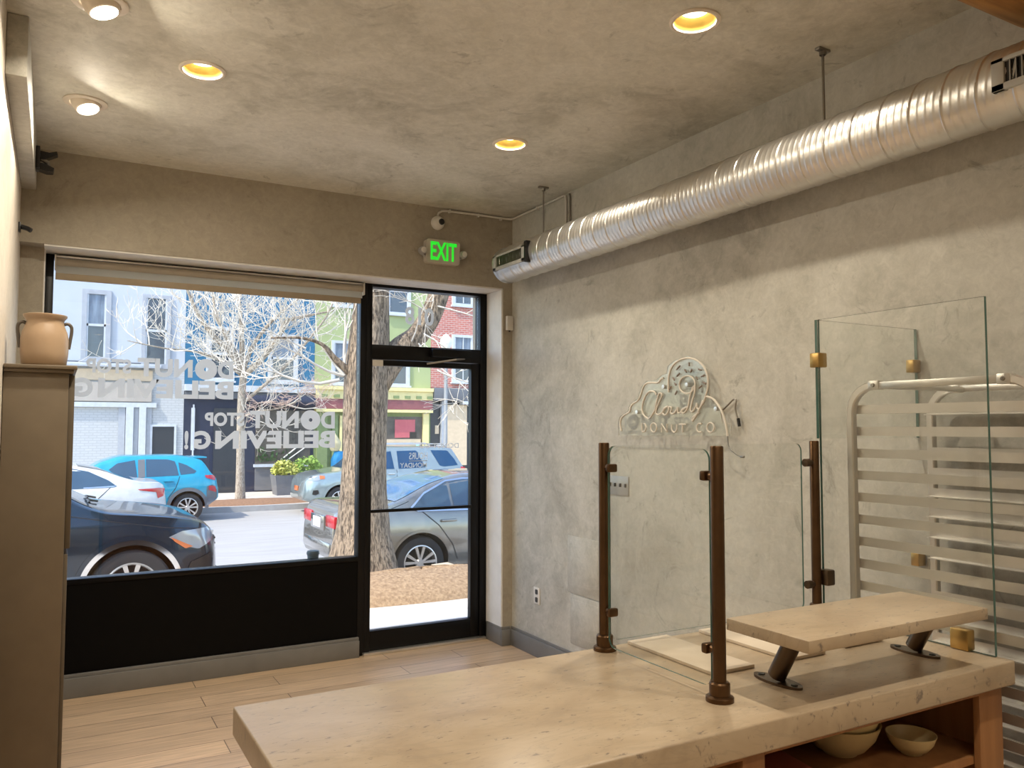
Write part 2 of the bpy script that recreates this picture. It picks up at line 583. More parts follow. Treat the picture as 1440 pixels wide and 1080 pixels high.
# wooden beam overhead
prof = [(1.675, ZC), (1.62, 3.075), (1.565, 3.015), (1.50, 2.965), (1.42, 2.935), (1.3, 2.925), (1.18, 2.935), (1.10, 2.965), (1.03, 3.02), (.97, 3.09), (.94, ZC)]
struct('trim_3', MB().prism(prof, 'X', XL, XR), M_BEAM, 'honey-coloured wooden beam with rounded underside at the top right', 'beam', angle=50)

def baseboard(name, segs, label):
    mb = MB()
    for (x0, x1, y0, y1, ax) in segs:
        mb.box(x0, x1, y0, y1, 0, .115, bev=.003)
        if ax == 'x': mb.box(x0, x1, y0 + .012, y1, .112, .135, bev=.003)
        elif ax == '-x': mb.box(x0 + .010, x1, y0, y1, .112, .135, bev=.003)
        else: mb.box(x0, x1, y0, y1, .112, .135, bev=.003)
    struct(name, mb, M_GREYTRIM, label, 'baseboard')
baseboard('baseboard_right', [(XR - .02, XR, -5.5, YB, '-x')], 'dark grey baseboard along the plaster wall on the right')
baseboard('baseboard_back', [(2.862, XR - .02, YB - .02, YB, 'x'), (2.862, 2.88, YB - .01, 5.47, 'y')], 'dark grey baseboard wrapping the jamb right of the door')
baseboard('baseboard_window', [(-.08, 1.868, 5.455, YF, 'x')], 'dark grey baseboard under the black panel below the window')

# ------------------------------------------------------------------ window
win = MB()
win.box(-.085, -.035, YF, 5.58, .12, 2.615, bev=.002)
win.box(-.035, 1.862, YF, 5.58, 2.592, 2.615)
win.box(1.862, 1.912, YF, 5.58, 0, 2.615, bev=.002)
win.box(-.035, 1.862, YF - .004, 5.58, .655, .685, bev=.003)
w1 = struct('window_1', win, M_BLACK, 'black framed storefront window with mirrored frosted lettering', 'window')
tag(B(-.085, 1.862, YF + .004, 5.57, 0, .657).build('kick_panel', M_BLACKPANEL, w1, smooth=False), 'black panel below the glass')
def pane(name, x0, x1, z0, z1, y0, y1, mat, parent):
    return B(x0, x1, y0, y1, z0, z1).build(name, mat, parent, smooth=False)
pane('glass_pane', -.034, 1.861, .686, 2.591, 5.532, 5.538, M_GLASS, w1)
def donut(mb, cx, cz, r, y, th=.001, inner=.18):
    n = 36
    a = [(cx + r * math.cos(2 * PI * k / n), cz + r * math.sin(2 * PI * k / n)) for k in range(n)]
    b = [(cx + r * inner * math.cos(2 * PI * k / n), cz + r * inner * math.sin(2 * PI * k / n)) for k in range(n)]
    vs = [(x, y, z) for x, z in a] + [(x, y, z) for x, z in b]
    mb.add(vs, [(k, (k + 1) % n, n + (k + 1) % n, n + k) for k in range(n)])
def decal(dx, dz, label):
    mb = MB()
    y = 5.5312
    # DONUT with a ring doughnut for the O
    wall_text(mb, 'D', 1.598 + dx, 1.697 + dx, 1.578 + dz, 1.695 + dz, y, True, .045)
    donut(mb, 1.527 + dx, 1.636 + dz, .068, y)
    wall_text(mb, 'NUT', 1.121 + dx, 1.445 + dx, 1.578 + dz, 1.695 + dz, y, True, .045)
    wall_text(mb, 'STOP', .838 + dx, 1.086 + dx, 1.592 + dz, 1.682 + dz, y, True, .04)
    wall_text(mb, 'BELIEVIN', .905 + dx, 1.700 + dx, 1.443 + dz, 1.562 + dz, y, True, .045)
    wall_text(mb, 'G', .775 + dx, .878 + dx, 1.443 + dz, 1.562 + dz, y, True, .045)
    wall_text(mb, '!', .718 + dx, .742 + dx, 1.443 + dz, 1.562 + dz, y, True, .045)
    tag(mb.build('lettering', M_VINYL, w1, smooth=False, fixn=False), label)
decal(0, 0, 'lower right frosted lettering')
decal(-.687, .323, 'upper left frosted lettering')

# ------------------------------------------------------------------ door
dr = MB()
dr.box(1.912, 1.950, YF, 5.58, 0, 2.615, bev=.002)
dr.box(1.950, 2.815, YF, 5.58, 2.592, 2.615)
dr.box(2.815, 2.872, YF, 5.58, 0, 2.615, bev=.002)
dr.box(1.950, 2.815, YF, 5.58, 2.075, 2.178, bev=.002)
d1 = struct('door_1', dr, M_BLACK, 'black framed glass shop door with a transom window above', 'door')
pane('transom_glass', 1.951, 2.814, 2.179, 2.591, 5.532, 5.538, M_GLASS, d1)
lf = MB()
lf.box(1.915, 1.957, YF + .01, 5.55, .022, 2.07, bev=.002)
lf.box(2.744, 2.812, YF + .01, 5.55, .022, 2.07, bev=.002)
lf.box(1.957, 2.744, YF + .01, 5.55, 2.03, 2.07, bev=.002)
lf.box(1.957, 2.744, YF + .01, 5.55, .022, .158, bev=.002)
leaf = lf.build('door_leaf', M_BLACK, d1)
pane('door_glass', 1.957, 2.744, .158, 2.03, 5.532, 5.538, M_GLASS, leaf)
B(1.955, 2.746, YF - .004, YF + .012, .982, 1.004, bev=.003).build('push_bar', M_BLACK, leaf)
cl = MB().box(2.395, 2.72, YF - .055, YF - .002, 2.105, 2.165, bev=.006)
closer = cl.build('door_closer', M_BLACK, d1)
MB().tube([(2.66, YF - .04, 2.10), (2.56, YF - .11, 2.085), (2.36, YF - .03, 2.052)], .008, 6).build('closer_arm', M_DSTEEL, closer)
tag(B(1.951, 2.03, YF - .012, YF, 2.022, 2.066, bev=.003).build('latch_plate', M_PLASTICW, d1), 'pale latch plate')
tag(B(1.90, 2.86, 5.46, 5.62, 0, .02, bev=.004).build('threshold', M_ALU, d1), 'silver threshold strip')
mb = MB()
wall_text(mb, 'DONUT CO', 2.335, 2.655, 1.432, 1.470, 5.5312, True, .01)
wall_text(mb, 'HOURS', 2.255, 2.400, 1.352, 1.402, 5.5312, True, .01)
mb.box(2.255, 2.40, 5.5308, 5.5316, 1.338, 1.343)
wall_text(mb, 'MONDAY', 2.185, 2.395, 1.292, 1.328, 5.5312, True, .01)
tag(mb.build('lettering', M_VINYL, leaf, smooth=False, fixn=False), 'small white opening hours lettering')
mb = MB()
wall_text(mb, '018', 2.215, 2.445, 2.342, 2.475, 5.5312, True, .025)
tag(mb.build('lettering', M_VINYL, d1, smooth=False, fixn=False), 'frosted house number on the transom')

# ------------------------------------------------------------------ roller blind
bl = thing('roller_blind', 'rolled-up beige roller blind across the top of the storefront window', 'blind', (.92, 5.45, 2.44))
MB().tube([(-.028, 5.456, 2.562), (1.862, 5.456, 2.562)], .0255, 20).build('fabric_roll', M_FABRIC, bl)
mb = MB().box(-.026, 1.856, 5.444, 5.450, 2.494, 2.545)
mb.build('blind_fabric', M_FABRIC3, bl, smooth=False)
B(-.026, 1.846, 5.440, 5.454, 2.455, 2.495, bev=.003).build('hem_bar', M_FABRIC2, bl)
mb = MB().box(-.032, 1.866, 5.438, 5.4895, 2.588, 2.600, bev=.002)
tag(mb.build('head_rail', M_ALU, bl), 'thin silver head rail')
for x in (-.032, 1.860):
    tag(B(x, x + .008, 5.42, 5.4895, 2.515, 2.60, bev=.002).build('bracket', M_PLASTICW, bl), 'white end bracket')

# ------------------------------------------------------------------ exit sign, camera, sensor, cable
ex = thing('exit_sign', 'green lit EXIT sign with two small lamp heads above the door', 'exit sign', (2.365, YB, 2.75))
MB().prism(rrect(2.235, 2.495, 2.745, 2.915, .022), 'Y', YB - .05, YB).build('housing', M_EXITBOX, ex)
mb = MB()
wall_text(mb, 'EXIT', 2.268, 2.470, 2.768, 2.898, YB - .0515, False, .022, .003)
tag(mb.build('exit_letters', M_EXITG, ex, smooth=False, fixn=False), 'glowing green letters')
for s in (-1, 1):
    x = 2.365 + s * .158
    hd = MB().lathe([(0, YB - .075), (.022, YB - .073), (.028, YB - .06), (.028, YB - .03), (.012, YB - .018), (0, YB - .016)], (x, 0, 2.826), 'Y', 20)
    h = hd.build('lamp_head', M_PLASTICG, ex)
    MB().lathe([(0, YB - .079), (.018, YB - .077), (.020, YB - .074), (0, YB - .072)], (x, 0, 2.826), 'Y', 16).build('lamp_lens', M_PLASTICW, h)
    MB().tube([(x, YB - .03, 2.81), (2.365 + s * .12, YB - .025, 2.785)], .009, 8).build('arm', M_PLASTICG, h)

sc_ = thing('security_camera', 'small white dome security camera above the EXIT sign', 'camera', (2.34, YB, 3.0))
MB().lathe([(.050, YB), (.050, YB - .012), (.044, YB - .03), (.03, YB - .045), (0, YB - .05)], (2.34, 0, 3.045), 'Y', 28).build('dome', M_PLASTICW, sc_)
MB().lathe([(.022, YB - .036), (.022, YB - .052), (.016, YB - .057), (0, YB - .058)], (2.352, 0, 3.047), 'Y', 24).build('lens', M_PLASTICB, sc_)
cc = MB().tube([(2.338, YB - .012, 3.099), (2.345, YB - .012, 3.118), (2.372, YB - .012, 3.135), (2.41, YB - .012, 3.14), (2.7, YB - .012, 3.146), (2.90, YB - .012, 3.147), (2.935, YB - .018, 3.147), (XR - .012, YB - .05, 3.147), (XR - .012, 4.9, 3.147), (XR - .012, 4.53, 3.148), (XR - .012, 4.495, 3.14), (XR - .012, 4.49, 3.10), (XR - .012, 4.49, 2.72)], .008, 8)
for x in (2.43, 2.66, 2.85):
    cc.box(x - .006, x + .006, YB - .024, YB, 3.128, 3.152)
cc.box(XR - .024, XR, 4.85, 4.862, 3.128, 3.156)
tag(cc.build('cable_conduit', M_PLASTICW, None), 'thin white cable running from the dome camera along the wall tops', 'cable')
tag(MB().tube([(XR - .008, 4.455, 3.145), (XR - .008, 4.445, 3.12), (XR - .008, 4.445, 2.72)], .006, 6).build('cable', M_DSTEEL, None), 'thin grey cable dropping behind the duct beside the white one', 'cable')
sn = thing('door_sensor', 'small white sensor box in the corner right of the door', 'sensor', (2.925, YB, 2.31))
B(2.897, 2.953, YB - .03, YB, 2.308, 2.415, bev=.005).build('cover', M_PLASTICW, sn)
MB().lathe([(.007, 2.308), (.006, 2.298), (0, 2.296)], (2.925, YB - .015, 0), 'Z', 12).build('button', M_PLASTICB, sn)

ol = thing('wall_outlet', 'white double power outlet low on the plaster wall', 'outlet', (XR, 4.886, .36))
B(XR - .006, XR, 4.848, 4.925, .357, .473, bev=.002).build('plate', M_PLASTICW, ol)
for z in (.388, .442):
    MB().prism(rrect(4.870, 4.902, z - .017, z + .017, .008), 'X', XR - .0085, XR - .005).build('receptacle', M_PLASTICB, ol)
sw = thing('switch_plate', 'grey four-gang light switch plate behind the sneeze guard glass', 'light switch', (XR, 3.94, 1.18))
B(XR - .006, XR, 3.838, 4.040, 1.180, 1.295, bev=.002).build('plate', M_PLASTICG, sw)
for k in range(4):
    y = 3.863 + k * .0505
    B(XR - .016, XR - .005, y - .006, y + .006, 1.231, 1.252, bev=.002).build('toggle', M_PLASTICB, sw)
for nm, (y0, y1, z0, z1), lb in (('access_panel', (4.12, 4.49, .515, .88), 'upper flush plaster access panel on the wall near the outlet'), ('access_panel', (4.12, 4.46, .19, .505), 'lower flush plaster access panel just above the baseboard')):
    t = thing(nm, lb, 'access panel', (XR, (y0 + y1) / 2, z0))
    B(XR - .006, XR, y0, y1, z0, z1, bev=.002).build('panel_frame', M_WALL, t)
    B(XR - .0085, XR - .0055, y0 + .03, y1 - .03, z0 + .03, z1 - .03, bev=.001).build('panel_door', M_WALL, t)

# ------------------------------------------------------------------ black brackets, top left
t = thing('wall_speaker_bracket', 'black swivel bracket beside the soffit in the top left corner', 'bracket', (-.132, 4.95, 3.0))
B(-.132, -.112, 4.90, 4.99, 2.955, 3.075, bev=.004).build('back_plate', M_PLASTICB, t)
mb = MB().prism([(-.115, 3.055), (-.07, 3.05), (-.035, 3.062), (-.03, 3.045), (-.06, 3.028), (-.09, 3.012), (-.115, 3.01)], 'Y', 4.92, 4.975)
mb.build('upper_arm', M_PLASTICB, t)
MB().tube([(-.11, 4.945, 3.02), (-.075, 4.945, 3.0), (-.075, 4.945, 2.975)], .012, 8).build('joint', M_DSTEEL, t)
mb = MB().prism([(-.115, 2.99), (-.085, 2.985), (-.045, 2.968), (-.05, 2.948), (-.08, 2.945), (-.115, 2.955)], 'Y', 4.915, 4.98)
mb.build('lower_arm', M_PLASTICB, t)
t = thing('wall_bracket', 'small black bracket on the left wall above the window', 'bracket', (XL, 5.05, 2.65))
B(XL, XL + .012, 5.03, 5.08, 2.635, 2.685, bev=.003).build('back_plate', M_PLASTICB, t)
MB().tube([(XL + .01, 5.055, 2.665), (XL + .045, 5.05, 2.655), (XL + .06, 5.045, 2.645)], .013, 8).build('arm', M_PLASTICB, t)

# ------------------------------------------------------------------ downlights
def lamp_light(x, y, z, name, power=LAMP_POWER, tilt=None, spread=180):
    d = bpy.data.lights.new(name, 'AREA')
    d.shape = 'DISK'
    d.size = .085
    d.energy = power
    d.color = LAMP_COLOR
    d.spread = math.radians(spread)
    o = bpy.data.objects.new(name, d)
    o.location = (x, y, z)
    if tilt: o.rotation_euler = tilt
    C.objects.link(o)
def downlight(x, y, label, group=None, power=LAMP_POWER):
    t = thing('recessed_downlight', label, 'ceiling light', (x, y, ZC), 0, group)
    MB().lathe([(.082, ZC - .001), (.099, ZC - .0005), (.099, ZC - .006), (.090, ZC - .010), (.082, ZC - .008), (.081, ZC - .001)], (x, y, 0), 'Z', 40).build('trim_ring', M_TRIM, t)
    MB().lathe([(.082, ZC - .004), (.075, ZC + .012), (.054, ZC + .044), (.054, ZC + .047)], (x, y, 0), 'Z', 40).build('reflector', M_GOLDREF, t)
    MB().lathe([(.054, ZC + .044), (.052, ZC + .038), (.03, ZC + .034), (0, ZC + .033)], (x, y, 0), 'Z', 32).build('lens', M_LENS, t)
    lamp_light(x, y, ZC + .030, 'downlight_lamp', power * 1.1, None, 126)
def eyeball(x, y, label, ax):
    t = thing('gimbal_downlight', label, 'ceiling light', (x, y, ZC))
    MB().lathe([(.072, ZC - .001), (.098, ZC - .0005), (.098, ZC - .006), (.088, ZC - .011), (.072, ZC - .009), (.068, ZC - .002)], (x, y, 0), 'Z', 40).build('trim_ring', M_TRIM, t)
    d = Vector(ax).normalized()
    q = Vector((0, 0, -1)).rotation_difference(d).to_matrix()
    base = Vector((x, y, ZC + .012))
    def sub(prof):
        m = MB().lathe(prof, (0, 0, 0), 'Z', 32)
        m.v = [tuple(base + q @ Vector(v)) for v in m.v]
        return m
    sub([(.067, 0), (.064, -.03), (.055, -.05), (.048, -.054)]).build('eyeball', M_TRIM, t)
    sub([(.050, -.050), (.049, -.055), (.03, -.059), (0, -.060)]).build('lens', M_LENS, t)
    p = base + d * .064
    lamp_light(p.x, p.y, p.z, 'gimbal_lamp', LAMP_POWER * .95, d.to_track_quat('-Z', 'Y').to_euler())
downlight(.522, 3.715, 'gold-lined recessed ceiling light at the left, nearest the tilted pair', power=LAMP_POWER * 1.25)
downlight(2.157, 3.852, 'gold-lined recessed ceiling light nearest the back wall and duct', power=LAMP_POWER * .75)
downlight(2.117, 2.315, 'gold-lined recessed ceiling light at the top, right of centre', power=LAMP_POWER * .7)
eyeball(.082, 4.368, 'tilted eyeball ceiling light nearest the left corner of the back wall', (.25, -.25, -1))
eyeball(.10, 3.30, 'tilted eyeball ceiling light cut by the top left of the frame', (.3, -.1, -1))
for x, y in GOLD[3:]:  # unseen lights added out of view to carry the room's light
    downlight(x, y, 'unseen gold-lined recessed ceiling light added in the rear half to light the shop', 'added rear ceiling lights', LAMP_POWER * .62)

# ------------------------------------------------------------------ spiral duct
XD, ZD, RD = 2.74, 2.7215, .1225
dt = thing('spiral_duct', 'galvanised spiral air duct hung along the right wall', 'duct', (XD, 2.8, ZD))
Y0d, Y1d, pitch = .3, 4.93, .122
ny, na = 1900, 56
rows = []
for i in range(ny + 1):
    y = Y0d + (Y1d - Y0d) * i / ny
    row = []
    for k in range(na + 1):
        a = 2 * PI * k / na
        u = ((y - pitch * k / na) % pitch) / pitch
        r = RD
        d = min(u, 1 - u) * pitch
        if d < .0035: r += .0042 * (1 - (d / .0035) ** 2)
        for c_ in (.25, .5, .75):
            dd = abs(u - c_) * pitch
            if dd < .007: r += .0011 * (1 - (dd / .007) ** 2)
        row.append((XD + r * math.cos(a), y, ZD + r * math.sin(a)))
    rows.append(row)
MB().grid(rows).build('duct_pipe', M_STEEL, dt, angle=60)
MB().lathe([(0, Y1d + .004), (RD - .01, Y1d + .004), (RD + .002, Y1d), (RD + .002, Y1d - .03)], (XD, 0, ZD), 'Y', 48).build('end_cap', M_STEEL, dt)
M_REG = plain('register_paint', (.50, .50, .47), .5)
def register(y0, y1, label):
    xs = XD - RD - .004
    z0, z1 = ZD - .058, ZD + .047
    fr = MB()
    x0, x1 = xs - .006, xs + .020
    fr.box(x0, x1, y0, y1, z1 - .014, z1, bev=.002)
    fr.box(x0, x1 - .01, y0, y1, z0, z0 + .022, bev=.002)
    fr.box(x0, x1, y0, y0 + .04, z0, z1, bev=.002)
    fr.box(x0, x1, y1 - .04, y1, z0, z1, bev=.002)
    f = fr.build('register_frame', M_REG, dt)
    tag(f, label)
    B(xs + .004, xs + .018, y0 + .03, y1 - .03, z0 + .012, z1 - .01).build('register_throat', M_PLASTICB, f)
    n = int((y1 - y0 - .08) / .018)
    s = MB()
    for k in range(1, n):
        y = y0 + .04 + (y1 - y0 - .08) * k / n
        s.box(xs - .004, xs + .006, y - .002, y + .002, z0 + .02, z1 - .012)
    s.build('register_blades', M_DSTEEL, f)
register(4.47, 4.90, 'far supply register')
register(1.0, 1.47, 'near supply register')
tag(B(XD - RD - .016, XD - RD + .03, 4.435, 4.47, ZD - .07, ZD + .07, bev=.008).build('register_gasket', M_PLASTICB, dt), 'black gasket')
for y in (2.229, 4.446):
    rod = MB().tube([(XD, y, ZD + RD - .002), (XD, y, ZC - .008)], .0055, 8).build('hanger_rod', M_DSTEEL, dt)
    m = B(XD - .035, XD + .035, y - .012, y + .012, ZC - .012, ZC, bev=.002)
    m.lathe([(.014, ZC - .028), (.014, ZC - .011)], (XD, y, 0), 'Z', 6)
    m.build('ceiling_bracket', M_DSTEEL, rod)

# ------------------------------------------------------------------ neon sign (unlit)
NS = {
    'cloud': [(3.852, 1.566), (3.863, 1.604), (3.852, 1.639), (3.811, 1.663), (3.772, 1.677), (3.76, 1.704), (3.738, 1.724), (3.694, 1.74), (3.666, 1.773), (3.65, 1.806), (3.623, 1.832), (3.581, 1.838), (3.529, 1.834), (3.509, 1.837), (3.488, 1.852), (3.468, 1.858)],
    'ring': [(3.425, 1.777), (3.427, 1.816), (3.423, 1.862), (3.403, 1.906), (3.369, 1.933), (3.321, 1.95), (3.265, 1.953), (3.21, 1.94), (3.166, 1.915), (3.136, 1.883), (3.119, 1.839), (3.12, 1.79), (3.134, 1.754), (3.152, 1.718), (3.179, 1.688), (3.206, 1.651), (3.238, 1.619), (3.232, 1.639), (3.188, 1.663)],
    'script': [(3.533, 1.768), (3.55, 1.786), (3.592, 1.787), (3.629, 1.76), (3.653, 1.712), (3.652, 1.671), (3.625, 1.645), (3.594, 1.637), (3.564, 1.66), (3.541, 1.689), (3.525, 1.735), (3.504, 1.774), (3.481, 1.767), (3.5, 1.731), (3.526, 1.695), (3.534, 1.666), (3.516, 1.656), (3.486, 1.665), (3.456, 1.691), (3.431, 1.7), (3.46, 1.694), (3.478, 1.672), (3.466, 1.655), (3.441, 1.66), (3.423, 1.684), (3.427, 1.697), (3.403, 1.693), (3.41, 1.667), (3.392, 1.659), (3.368, 1.673), (3.352, 1.692), (3.352, 1.666), (3.335, 1.664), (3.314, 1.678), (3.292, 1.689), (3.274, 1.693), (3.297, 1.69), (3.32, 1.677), (3.314, 1.662), (3.292, 1.668), (3.271, 1.693), (3.254, 1.752), (3.233, 1.795), (3.216, 1.797), (3.221, 1.763), (3.241, 1.714), (3.251, 1.677), (3.237, 1.669), (3.215, 1.689), (3.203, 1.71), (3.201, 1.687), (3.181, 1.685), (3.159, 1.724)],
}
LET = [[(3.658, 1.56), (3.658, 1.61), (3.631, 1.607), (3.619, 1.587), (3.629, 1.565), (3.658, 1.56)],
       [(3.555 + .026 * math.cos(k * PI / 10), 1.585 + .025 * math.sin(k * PI / 10)) for k in range(21)],
       [(3.487, 1.561), (3.487, 1.606), (3.443, 1.561), (3.442, 1.606)],
       [(3.403, 1.603), (3.401, 1.572), (3.382, 1.559), (3.363, 1.572), (3.361, 1.603)],
       [(3.341, 1.602), (3.291, 1.602)], [(3.315, 1.602), (3.316, 1.559)],
       [(3.17, 1.604), (3.195, 1.604), (3.206, 1.583), (3.196, 1.564), (3.17, 1.562)],
       [(3.104 + .026 * math.cos(k * PI / 10), 1.585 + .024 * math.sin(k * PI / 10)) for k in range(21)]]
SPR = [[(3.358, 1.897), (3.331, 1.917)], [(3.258, 1.929), (3.258, 1.909)], [(3.294, 1.893), (3.28, 1.878)], [(3.238, 1.892), (3.248, 1.876)], [(3.186, 1.889), (3.167, 1.882)], [(3.167, 1.848), (3.142, 1.856)], [(3.154, 1.819), (3.134, 1.809)], [(3.186, 1.79), (3.164, 1.801)], [(3.356, 1.861), (3.334, 1.876)], [(3.389, 1.857), (3.375, 1.84)], [(3.375, 1.824), (3.363, 1.814)], [(3.418, 1.793), (3.402, 1.809)], [(3.372, 1.763), (3.357, 1.781)], [(3.207, 1.85), (3.194, 1.837)]]
def smooth_path(pts, sub=4):
    out = []
    n = len(pts)
    for i in range(n - 1):
        p0, p1, p2, p3 = (np.array(pts[max(i - 1, 0)]), np.array(pts[i]), np.array(pts[i + 1]), np.array(pts[min(i + 2, n - 1)]))
        for s in range(sub):
            t = s / sub
            out.append(tuple(.5 * ((2 * p1) + (-p0 + p2) * t + (2 * p0 - 5 * p1 + 4 * p2 - p3) * t * t + (-p0 + 3 * p1 - 3 * p2 + p3) * t ** 3)))
    out.append(tuple(pts[-1]))
    return out
ns = thing('neon_sign', 'unlit white neon sign with script letters, cloud and doughnut on clear acrylic', 'neon sign', (XR, 3.45, 1.54))
sheet = [(3.889, 1.538), (3.894, 1.605), (3.876, 1.65), (3.799, 1.681), (3.784, 1.715), (3.706, 1.754), (3.673, 1.814), (3.624, 1.849), (3.541, 1.849), (3.495, 1.873), (3.45, 1.883), (3.439, 1.922), (3.39, 1.948), (3.276, 1.965), (3.186, 1.936), (3.133, 1.889), (3.113, 1.827), (3.118, 1.754), (3.089, 1.71), (3.043, 1.685), (3.028, 1.607), (2.966, 1.598), (2.967, 1.545)]
MB().prism(sheet, 'X', 2.919, 2.924, 0, 1).build('acrylic_backing', [M_ACRYL, M_AEDGE], ns, smooth=False)
def neon(name, pts, sub=4, r=.0055):
    p = smooth_path(pts, sub) if sub else pts
    o = MB().tube([(2.9125, y, z) for y, z in p], r, 8).build(name, M_NEON, ns)
    MB().tube([(2.9175, y, z) for y, z in p], r * .55, 6).build('tube_shadow_side', M_TUBESHADE, o)  # dark strip puts shade on the wall side of the tube
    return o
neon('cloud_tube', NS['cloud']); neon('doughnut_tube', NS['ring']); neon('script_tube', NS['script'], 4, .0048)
neon('doughnut_hole_tube', [(3.276 + .0625 * math.cos(k * PI / 12), 1.8125 + .0465 * math.sin(k * PI / 12)) for k in range(25)], 0, .0045)
for l in (LET[0], LET[1], LET[2], LET[3], None, LET[6], LET[7]):
    if l is None:
        o = MB()
        for seg in (LET[4], LET[5]): o.tube([(2.9125, y, z) for y, z in seg], .0042, 8)
        o.build('letter_tube', M_NEON, ns)
    else:
        MB().tube([(2.9125, y, z) for y, z in (l if len(l) > 8 or l is LET[2] or l is LET[0] else smooth_path(l, 4))], .0042, 8).build('letter_tube', M_NEON, ns)
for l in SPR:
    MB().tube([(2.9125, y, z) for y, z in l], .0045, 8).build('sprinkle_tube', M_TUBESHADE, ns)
for y, z in ((3.471, 1.81), (3.28, 1.813), (3.707, 1.674), (3.066, 1.68)):
    tag(MB().lathe([(0, 2.910), (.011, 2.911), (.012, 2.914), (.012, XR)], (0, y, z), 'X', 18).build('standoff', M_ALU, ns), 'silver standoff')
MB().tube([(2.914, y, z) for y, z in smooth_path([(3.133, 1.745), (3.081, 1.728), (3.032, 1.679), (3.0, 1.613), (2.985, 1.542)], 5)], .006, 8).build('cable', M_NEON, ns)
MB().tube([(2.914, y, z) for y, z in smooth_path([(2.985, 1.542), (2.981, 1.501), (2.962, 1.472), (2.922, 1.45), (2.895, 1.444)], 5)], .0028, 6).build('cable_tail', M_DSTEEL, ns)
B(2.909, 2.919, 2.875, 2.9, 1.437, 1.449, bev=.003).build('cable_plug', M_DSTEEL, ns)
MB().tube([(2.94, y, z) for y, z in smooth_path([(3.066, 1.68), (3.042, 1.676), (3.013, 1.694), (2.996, 1.705), (2.967, 1.725), (2.949, 1.719), (2.956, 1.683), (2.948, 1.648), (2.937, 1.625)], 4)], .004, 6).build('power_wire', M_DSTEEL, ns)
MB().tube([(2.94, 2.938, 1.63), (2.94, 2.930, 1.59)], .008, 8).build('power_plug', M_PLASTICB, ns)

# ================================================================== SERVICE COUNTER
ZT = .92
cx0, cx1, cy0, cy1 = .385, 2.405, 1.34, 2.032
cab = thing('counter_cabinet', 'reddish brown wooden counter cabinet with open shelves under the marble top', 'cabinet', (1.4, 1.7, 0))
zt = ZT - .068
bx0, bx1, by0, by1 = .435, 2.395, 1.375, 2.0
bd = MB()
bd.box(bx0, bx0 + .025, by0 + .02, by1, 0, zt)
bd.box(bx1 - .02, bx1, by0 + .02, by1, 0, zt)
bd.box(bx0 + .025, bx1 - .02, by1 - .02, by1, 0, zt)
bd.build('carcass', M_WOOD, cab, smooth=False)
dv = B(1.395, 1.42, by0 + .02, by1 - .02, .1, zt - .012).build('divider', M_WOOD, cab, smooth=False)
B(bx0 + .025, bx1 - .02, by0 + .02, by1 - .02, zt - .012, zt).build('top_panel', M_WOOD, cab, smooth=False)
ff = MB()
ff.box(2.285, bx1, by0, by0 + .02, 0, zt, bev=.002)
ff.box(1.375, 1.445, by0, by0 + .02, 0, zt, bev=.002)
ff.box(bx0, .51, by0, by0 + .02, 0, zt, bev=.002)
ff.box(.51, 1.375, by0, by0 + .02, zt - .022, zt)
ff.box(1.445, 2.285, by0, by0 + .02, zt - .022, zt)
ff.box(.51, 1.375, by0, by0 + .02, 0, .1)
ff.box(1.445, 2.285, by0, by0 + .02, 0, .1)
ff.build('face_frame', M_WOOD, cab)
for a, b in ((1.42, bx1 - .02), (bx0 + .025, 1.395)):
    B(a, b, by0 + .022, by1 - .02, .635, .655).build('shelf', M_WOOD, cab, smooth=False)
    B(a, b, by0 + .022, by1 - .02, .08, .1).build('shelf', M_WOOD, cab, smooth=False)
tag(B(bx0 - .004, bx0, by0 + .02, by1, 0, zt).build('end_panel', M_TAUPE2, cab, smooth=False), 'dark painted end panel')
wt = B(cx0, cx1, cy0, cy1, zt, ZT, bev=.005, seg=3).build('worktop', M_MARBLE, None)
tag(wt, 'thick beige marble worktop with dark flecks on the wooden counter', 'worktop')

# bowls and papers under the counter
def bowl(x, y, z, r, h, label, group=None):
    t = MB().lathe([(0, z), (r * .42, z), (r * .45, z + .006), (r * .62, z + h * .18), (r * .86, z + h * .55), (r, z + h), (r * .965, z + h), (r * .83, z + h * .57), (r * .58, z + h * .22), (r * .3, z + .012), (0, z + .010)], (x, y, 0), 'Z', 48).build('bowl', M_CREAM, None, angle=60)
    tag(t, label, 'bowl', group)
    t.name = 'mixing_bowl'
    return t
bowl(1.985, 1.605, .6555, .112, .088, 'lower of the two nested cream bowls on the counter shelf')
bowl(1.985, 1.605, .6855, .112, .088, 'upper of the two nested cream bowls on the counter shelf')
bowl(2.157, 1.50, .6555, .068, .055, 'small cream bowl right of the nested bowls on the shelf')
for k, (x, y, a, m, lb, nm, cat) in enumerate(((1.60, 1.58, .2, M_PAPER, 'folded brown paper lying lowest on the shelf left of the bowls', 'folded_paper', 'paper'), (1.62, 1.60, -.15, M_PAPER2, 'folded dark red cloth on the brown paper left of the bowls', 'folded_cloth', 'cloth'))):
    z = .6555 + k * .028
    m_ = B(-.12, .12, -.15, .15, z, z + .0275, bev=.008)
    ca, sa = math.cos(a), math.sin(a)
    m_.v = [(x + p * ca - q * sa, y + p * sa + q * ca, r_) for p, q, r_ in m_.v]
    tag(m_.build(nm, m, None), lb, cat)

